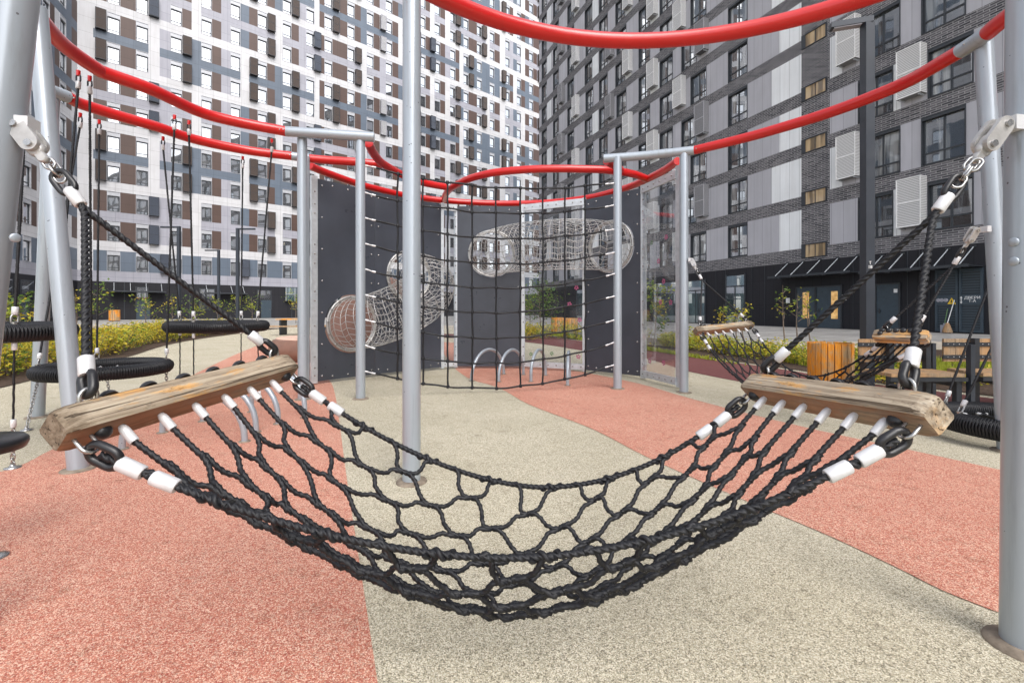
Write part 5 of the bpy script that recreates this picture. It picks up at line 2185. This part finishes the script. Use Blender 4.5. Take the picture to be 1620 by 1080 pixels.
# ================================================================== lamp posts
lt = thing('street_lamp', 'dark square lamp post with flat head in front of the brick block', 'street lamp', tuple(G(1372, 622)))
g = G(1372, 622)
zt_ = CAMZ + (HY - 38) / FPX * g[1]
s_ = 0.062
mb = MB().box((g[0] - s_, g[1] - s_, 0.0), (g[0] + s_, g[1] + s_, zt_))
mb.box((g[0] - 0.15, g[1] - 0.15, 0), (g[0] + 0.15, g[1] + 0.15, 0.02))
mb.build('post', M['lamp'], lt)
hd = MB()
e = unit(V3(-0.95, 0.3, 0))
A3 = np.stack([e, V3(-e[1], e[0], 0), V3(0, 0, 1)], 1)
hd.box((-0.06, -0.062, -0.05), (0.46, 0.062, 0.03), 0, (A3, V3(g[0], g[1], zt_ + 0.05)))
hd.box((0.08, -0.05, -0.066), (0.42, 0.05, -0.052), 1, (A3, V3(g[0], g[1], zt_ + 0.05)))
hd.build('lamp_head', [M['lamp'], M['f_light']], lt)
me = text_mesh('\u0422\n18', 0.062)
me.materials.append(M['whitep'])
tx = bpy.data.objects.new('lettering', me)
COL.objects.link(tx)
tx.parent = lt
tx.rotation_euler = (R(90), 0, 0)
tx.location = (-0.01, -s_ - 0.003, CAMZ + (HY - 419) / FPX * g[1])
for i, (px, pyt, d_, arm, lab) in enumerate(((283, 358, 24, -1, 'thin lamp post with arm to the left behind the swings'), (346, 395, 32, -1, 'shortest looking thin lamp post by the white block'), (376, 361, 25, 1, 'thin lamp post with arm to the right before the white block'))):
    g = V3((px - CX) / FPX * d_, d_, 0)
    zt_ = CAMZ + (HY - pyt) / FPX * d_
    l = thing('street_lamp', lab, 'street lamp', tuple(g), 'thin lamp posts in the courtyard')
    MB().box((g[0] - 0.07, g[1] - 0.07, 0), (g[0] + 0.07, g[1] + 0.07, zt_)).build('post', M['lamp'], l)
    x0, x1 = sorted((g[0] + arm * 0.071, g[0] + arm * 0.95))
    MB().box((x0, g[1] - 0.06, zt_ - 0.09), (x1, g[1] + 0.06, zt_ - 0.005)).build('lamp_head', M['lamp'], l)


# ================================================================== slatted bins
def bin_(c, w, h, label, n=11):
    t = thing('litter_bin', label, 'bin', tuple(c), 'orange slatted timber bins')
    r = w / 2
    sl = MB()
    for i in range(n * 2):
        a = 2 * math.pi * (i + 0.5) / (n * 2)
        cx_, cy_ = c[0] + r * math.cos(a), c[1] + r * math.sin(a)
        A3 = np.stack([V3(-math.sin(a), math.cos(a), 0), V3(math.cos(a), math.sin(a), 0), V3(0, 0, 1)], 1)
        ww = math.pi * r / n * 0.88
        z1 = h * (0.99 + 0.015 * rnd.random())
        sl.box((-ww / 2, -0.012, 0.06), (ww / 2, 0.012, z1), 0, (A3, V3(cx_, cy_, c[2])))
    sl.build('slats', M['slat'], t)
    MB().lathe([(r - 0.03, 0.03), (r - 0.03, h * 0.93), (r - 0.05, h * 0.94)], c, (0, 0, 1), 24).build('liner', M['dark'], t)
    return t


g = V3((1313.5 - CX) / FPX * 7.1, 7.1, 0)
bin_(g, 0.58, 0.69, 'orange slatted timber bin behind the smaller hammock')
for px, d_, w, h, lab in ((181, 40, 0.75, 1.0, 'small orange bin by the door of the white block'),
                          (895, 25.0, 1.3, 0.75, 'low orange slatted planter seen through the flowered pane'),
                          (881, 24.0, 0.6, 0.8, 'narrow orange bin beside the planter behind the pane')):
    bin_(V3((px - CX) / FPX * d_, d_, 0.0 if d_ < 28 else 0.19), w, h, lab, 8)


# ================================================================== benches on the right
def bench(x0, x1, y, label, grp='timber benches on dark steel frames'):
    c = V3((x0 + x1) / 2, y, 0)
    t = thing('park_bench', label, 'bench', tuple(c), grp)
    L = x1 - x0
    st_ = MB()
    for k in range(4):
        st_.box((x0, y - 0.22 + 0.115 * k, 0.42), (x1, y - 0.22 + 0.115 * k + 0.10, 0.46))
    st_.build('seat', M['plank'], t)
    bk_ = MB()
    nn = int(L / 0.135)
    for k in range(nn):
        xx = x0 + L * k / nn
        bk_.box((xx + 0.003, y + 0.27, 0.54), (xx + L / nn - 0.003, y + 0.295, 0.83))
    bk_.build('backrest', M['plank'], t)
    rl = MB()
    for z in (0.60, 0.76):
        rl.box((x0 - 0.02, y + 0.252, z - 0.025), (x1 + 0.02, y + 0.268, z + 0.025))
        for k in range(nn * 2):
            rl.dome((x0 + L * (k + 0.5) / nn / 2, y + 0.252, z), (0, -1, 0), 0.008, 0.006, 6, 1)
    rl.box((x0 - 0.02, y - 0.24, 0.37), (x1 + 0.02, y - 0.20, 0.415))
    rl.build('steel_bars', [M['dark'], M['steel']], t)
    for xx in (x0 + 0.35, x1 - 0.05):
        lg = MB()
        lg.box((xx - 0.03, y - 0.20, 0.0), (xx + 0.03, y - 0.14, 0.368))
        lg.box((xx - 0.03, y + 0.19, 0.0), (xx + 0.03, y + 0.25, 0.84))
        lg.box((xx - 0.028, y - 0.138, 0.30), (xx + 0.028, y + 0.188, 0.36))
        lg.build('leg', M['dark'], t)
    # tall arm post at the end
    ar = MB().box((x1 + 0.025, y - 0.26, 0.0), (x1 + 0.075, y - 0.20, 0.80))
    ar.build('end_post', M['lamp'], t)
    MB().box((x1 + 0.028, y + 0.22, 0.0), (x1 + 0.072, y + 0.28, 0.78)).build('end_post', M['lamp'], t)


bench(4.40, 5.26, 5.5, 'timber bench with dark bars behind the right spreader bar')
bench(5.52, 7.0, 5.55, 'timber bench partly hidden by the right near post')
# table bench in the courtyard on the left
g = V3((466 - CX) / FPX * 22, 22, 0)
t = thing('picnic_table', 'orange topped table bench beyond the play mound', 'table', tuple(g))
tb = MB().box((g[0] - 0.75, g[1] - 0.35, 0.72), (g[0] + 0.75, g[1] + 0.35, 0.78))
tb.build('tabletop', M['slat'], t)
for dx in (-0.55, 0.55):
    MB().box((g[0] + dx - 0.04, g[1] - 0.3, 0), (g[0] + dx + 0.04, g[1] + 0.3, 0.718)).build('leg', M['dark'], t)
MB().box((g[0] - 0.8, g[1] - 0.85, 0.40), (g[0] + 0.8, g[1] - 0.5, 0.45)).build('bench_board', M['plank'], t)
g = V3((492 - CX) / FPX * 21, 21, 0)
t = thing('park_bench', 'pale timber backless bench past the grey post', 'bench', tuple(g))
MB().box((g[0] - 0.6, g[1] - 0.25, 0.42), (g[0] + 0.9, g[1] + 0.25, 0.50)).build('seat', M['plank'], t)
for dx in (-0.45, 0.7):
    MB().box((g[0] + dx - 0.05, g[1] - 0.2, 0), (g[0] + dx + 0.05, g[1] + 0.2, 0.418)).build('leg', M['dark'], t)


# ================================================================== plants
def leaf(mb, p, n, s, mat, rg):
    s = s * 1.25
    a = unit(np.cross(n, V3(rg.random() - 0.5, rg.random() - 0.5, rg.random())))
    b = np.cross(n, a)
    mb.add([p - a * s, p + b * s * 0.45 + n * s * 0.1, p + a * s, p - b * s * 0.45 + n * s * 0.1], [(0, 1, 2, 3)], mat)


def shrub_mesh(seed, w, h, nl, mixw):
    rg = random.Random(seed)
    mb = MB()
    tw = MB()
    k = 9
    for i in range(k):
        a = rg.random() * 6.283
        rr = w * 0.5 * math.sqrt(rg.random())
        tip = V3(rr * math.cos(a), rr * math.sin(a), h * (0.62 + 0.45 * rg.random()) * (1 - 0.25 * (rr / w)))
        base = V3(rr * 0.25 * math.cos(a), rr * 0.25 * math.sin(a), 0)
        tw.tube([base, (base + tip) / 2 + V3((rg.random() - .5) * 0.05, (rg.random() - .5) * 0.05, 0.03), tip], [0.008, 0.006, 0.003], 5)
        tone = rg.choices([0, 1, 2], mixw)[0]
        for j in range(nl // k):
            t = rg.random() ** 0.65
            q = base + (tip - base) * (0.12 + 0.9 * t)
            sp = 0.10 * (1.15 - 0.5 * t) + 0.03
            q = q + V3(rg.gauss(0, sp), rg.gauss(0, sp), rg.gauss(0, sp * 0.6))
            if q[2] < 0.01:
                continue
            n = unit(V3(rg.gauss(0, 0.7), rg.gauss(0, 0.7), 0.8))
            m_ = tone if rg.random() < 0.72 else rg.choices([0, 1, 2], mixw)[0]
            leaf(mb, q, n, 0.020 + 0.018 * rg.random(), m_, rg)
    return mb, tw


LM = [M['leafy'], M['leafl'], M['leafg']]


def shrub_protos(name, label, grp, seeds, w, h, nl, mixw):
    out = []
    for s in seeds:
        mb, tw = shrub_mesh(s, w, h, nl, mixw)
        t = thing(name, label, 'shrub', (0, 0, 0), grp)
        mb.build('foliage', LM, t)
        tw.build('stem', M['twig'], t)
        out.append(t)
    return out


def scatter(protos, spots, smin=0.8, smax=1.2):
    used = set()
    for i, (x, y, z) in enumerate(spots):
        p = protos[i % len(protos)]
        sc_ = smin + (smax - smin) * rnd.random()
        scv = (sc_ * (0.9 + 0.3 * rnd.random()), sc_ * (0.9 + 0.3 * rnd.random()), sc_)
        if p.name not in used:
            p.location = (x, y, z)
            p.rotation_euler = (0, 0, rnd.random() * 6.28)
            p.scale = scv
            used.add(p.name)
        else:
            copy_tree(p, (x, y, z), rnd.random() * 6.28, scv)


# long hedge bed on the left: rows set back from the front edge
edge = [np.array(q) for q in gpx([(-90, 632), (0, 612), (105, 587), (205, 563), (261, 546), (324, 534), (400, 525)])]
ed = resample(edge, 0.1)
spots = []
for row, (off, stp) in enumerate(((0.62, 0.62), (1.25, 0.74), (2.0, 0.9))):
    q = resample(ed, stp)
    for i in range(len(q)):
        tdir = unit(q[min(i + 1, len(q) - 1)] - q[max(i - 1, 0)])
        n = V3(-tdir[1], tdir[0], 0)
        p = q[i] + n * (off + 0.22 * (rnd.random() - 0.5))
        spots.append((p[0] + 0.15 * (rnd.random() - .5), p[1], 0.012))
hed = shrub_protos('shrub', 'yellow green shrub in the long hedge bed behind the ring swings', 'hedge shrubs behind the ring swings', (11, 12, 13, 14), 0.85, 0.72, 560, (5, 3, 1.6))
scatter(hed, spots, 0.72, 1.12)
# low yellow shrubs by the maroon path
bed = resample(np.array(gpx([(1040, 552), (1092, 558), (1145, 566), (1250, 580), (1354, 596), (1430, 606)])), 0.05)
spots = []
for off, stp in ((0.75, 0.52), (1.25, 0.6), (1.85, 0.7)):
    q = resample(bed, stp)
    for p in q:
        spots.append((p[0] + off * 0.55 + 0.2 * (rnd.random() - .5), p[1] + off * 0.85 + 0.2 * (rnd.random() - .5), 0.012))
lowp = shrub_protos('shrub', 'low yellow shrub in the mulch bed by the maroon path', 'low shrubs by the maroon path', (21, 22, 23), 0.7, 0.42, 420, (4, 4, 1))
scatter(lowp, spots, 0.75, 1.1)
spots = [(0.9 + 0.55 * i + 0.2 * rnd.random(), 19.5 - 0.75 * i + rnd.random(), 0.012) for i in range(9)] + [(0.3, 17.5, 0.012), (0.7, 18.0, 0.012)]
vp = shrub_protos('shrub', 'yellow shrub at the lawn edge seen through the clear panes', 'shrubs at the lawn edge', (31, 32), 0.8, 0.62, 420, (5, 4, 1))
scatter(vp, spots, 0.8, 1.15)
spots = [(5.4 + 0.62 * i, 7.0 + 0.5 * rnd.random(), 0.012) for i in range(10)]
fp_ = shrub_protos('shrub', 'low flowering plant glimpsed under the timber benches', 'plants behind the benches', (41, 42), 0.6, 0.26, 260, (4, 5, 1))
scatter(fp_, spots, 0.8, 1.1)


def sapling(x, y, h, cw, label, seed, dens=260, mixw=(1, 3, 3), z=0.012, grp='young trees in the planting beds', ls=1.0, bare=0.35):
    rg = random.Random(seed)
    t = thing('young_tree', label, 'young tree', (x, y, z), grp)
    tr = MB()
    base = V3(x, y, z)
    fo = MB()
    nb = 5 + int(cw * 3)
    top = base + V3((rg.random() - .5) * 0.3, (rg.random() - .5) * 0.3, h)
    tr.tube(smooth([base, base * 0.55 + top * 0.45 + V3(0.08 * (rg.random() - .5), 0.08, 0), top], 5), np.linspace(0.028, 0.006, 11), 7)
    for i in range(nb):
        f0 = bare + (0.95 - bare) * i / nb
        p0 = base + (top - base) * f0
        a = i * 2.4 + rg.random()
        L = cw * (0.55 + 0.4 * rg.random()) * (1.15 - 0.6 * f0)
        p1 = p0 + V3(math.cos(a) * L, math.sin(a) * L, L * (0.5 + 0.5 * rg.random()))
        mid = (p0 + p1) / 2 + V3(0, 0, -0.05 * L)
        tr.tube(smooth([p0, mid, p1], 4), np.linspace(0.012, 0.004, 9), 5)
        tone = rg.choices([0, 1, 2], mixw)[0]
        for j in range(dens // nb):
            q = p0 + (p1 - p0) * (0.3 + 0.75 * rg.random()) + V3(rg.gauss(0, 0.10 * cw + 0.03), rg.gauss(0, 0.10 * cw + 0.03), rg.gauss(0, 0.09 * cw + 0.03))
            leaf(fo, q, unit(V3(rg.gauss(0, 0.8), rg.gauss(0, 0.8), 0.7)), (0.035 + 0.03 * rg.random()) * ls, tone if rg.random() < .7 else rg.choices([0, 1, 2], mixw)[0], rg)
    tr.build('trunk', M['twig'], t)
    fo.build('crown', LM, t)


for i, (px, d_, h, cw, dens, lab) in enumerate((
        (30, 12.5, 2.1, 0.9, 520, 'leafy young tree left of the leaning posts'),
        (12, 16, 1.9, 0.9, 420, 'young tree at the far left behind the hedge'),
        (118, 19, 2.4, 1.0, 420, 'young tree between the leaning post and the suspension rope'),
        (150, 18, 2.8, 0.9, 420, 'tallest young tree behind the low ring swing'),
        (228, 23, 2.2, 1.3, 520, 'spreading young tree before a dark window of the white block'),
        (272, 24, 2.3, 1.0, 460, 'young tree beside the thin lamp post'),
        (303, 21, 2.2, 0.8, 380, 'slim young tree above the right end of the hedge'),
        (345, 30, 2.3, 1.4, 520, 'round green young tree below the short lamp post'),
        (398, 30, 2.6, 1.3, 560, 'round green young tree behind the high ring swing'),
        (372, 29, 2.6, 1.0, 420, 'narrow green young tree by the lamp with right arm'),
        (468, 34, 3.0, 1.4, 520, 'young tree seen against the grey post by the white block'),
        (492, 24, 4.6, 0.9, 900, 'tall dark green young tree beside the board wall edge'))):
    sapling((px - CX) / FPX * d_, d_, h * 0.80, cw * 0.72, lab, 50 + i, int(dens * 0.34), bare=0.42)
for i, (px, d_, h, cw, dens, mixw, lab) in enumerate((
        (1242, 15.0, 2.0, 0.50, 80, (2, 4, 3), 'thin young tree with few leaves left of the entrance doors'),
        (1262, 15.4, 1.75, 0.55, 60, (2, 4, 3), 'sparse young tree in front of the entrance doors'),
        (1283, 14.8, 1.6, 0.45, 50, (2, 4, 3), 'shortest sparse young tree in front of the lit door pane'),
        (1148, 14.4, 1.35, 0.4, 110, (5, 3, 1), 'yellow leaved young tree left of the second shop window'),
        (1168, 14.2, 1.25, 0.5, 130, (4, 4, 1), 'yellow green young tree before the second shop window'),
        (1180, 14.6, 1.15, 0.35, 80, (4, 4, 1), 'small young tree right of the second shop window'),
        (1035, 15.5, 2.1, 0.8, 420, (1, 3, 5), 'green young tree seen through the right clear pane'),
        (855, 22.0, 2.3, 1.6, 700, (0, 1, 6), 'dark green bushy tree seen through the middle clear pane'),
        (838, 24.0, 1.9, 1.2, 420, (0, 2, 6), 'lower dark tree seen through the middle clear pane'))):
    sapling((px - CX) / FPX * d_, d_, h, cw, lab, 80 + i, int(dens * (0.6 if px > 1100 else 1)), mixw, bare=0.45 if px > 1100 else 0.25)

# ================================================================== camera, sky, sun
cam = bpy.data.cameras.new('camera')
cam.sensor_width = 36.0
cam.lens = 36.0 * FPX / 1620.0
cam.shift_y = -(540.0 - HY) / 1620.0
cam.clip_start, cam.clip_end = 0.05, 3000
co = bpy.data.objects.new('camera', cam)
COL.objects.link(co)
co.location = (0, 0, CAMZ)
co.rotation_euler = (R(90), 0, 0)
S.camera = co

w = bpy.data.worlds.new('World')
S.world = w
w.use_nodes = True
nt = w.node_tree
bg = nt.nodes['Background']
sky = nt.nodes.new('ShaderNodeTexSky')
sky.sky_type = 'NISHITA'
sky.sun_disc = False
SUN_EL, SUN_AZ = R(48), R(150)           # azimuth measured from +Y towards +X
sky.sun_elevation = SUN_EL
sky.sun_rotation = SUN_AZ
sky.air_density = 1.0
sky.dust_density = 3.0
sky.ozone_density = 1.0
hs = nt.nodes.new('ShaderNodeHueSaturation')
hs.inputs['Saturation'].default_value = 0.35
nt.links.new(sky.outputs[0], hs.inputs['Color'])
nt.links.new(hs.outputs[0], bg.inputs['Color'])
bg.inputs['Strength'].default_value = 0.15
sl = bpy.data.lights.new('sun', 'SUN')
sl.energy = 0.7
sl.angle = R(45)
sl.color = (1.0, 0.97, 0.93)
so = bpy.data.objects.new('sun', sl)
COL.objects.link(so)
dv = Vector((math.sin(SUN_AZ) * math.cos(SUN_EL), math.cos(SUN_AZ) * math.cos(SUN_EL), math.sin(SUN_EL)))
so.rotation_euler = dv.to_track_quat('Z', 'Y').to_euler()
so.location = (10, -20, 40)
vs_ = S.view_settings
S.display_settings.display_device = 'sRGB'
vs_.view_transform = 'Standard'
vs_.look = 'None'
vs_.exposure = 1.18
vs_.gamma = 1.0
S.cycles.max_bounces = 8
S.cycles.transparent_max_bounces = 12
S.cycles.use_denoising = True
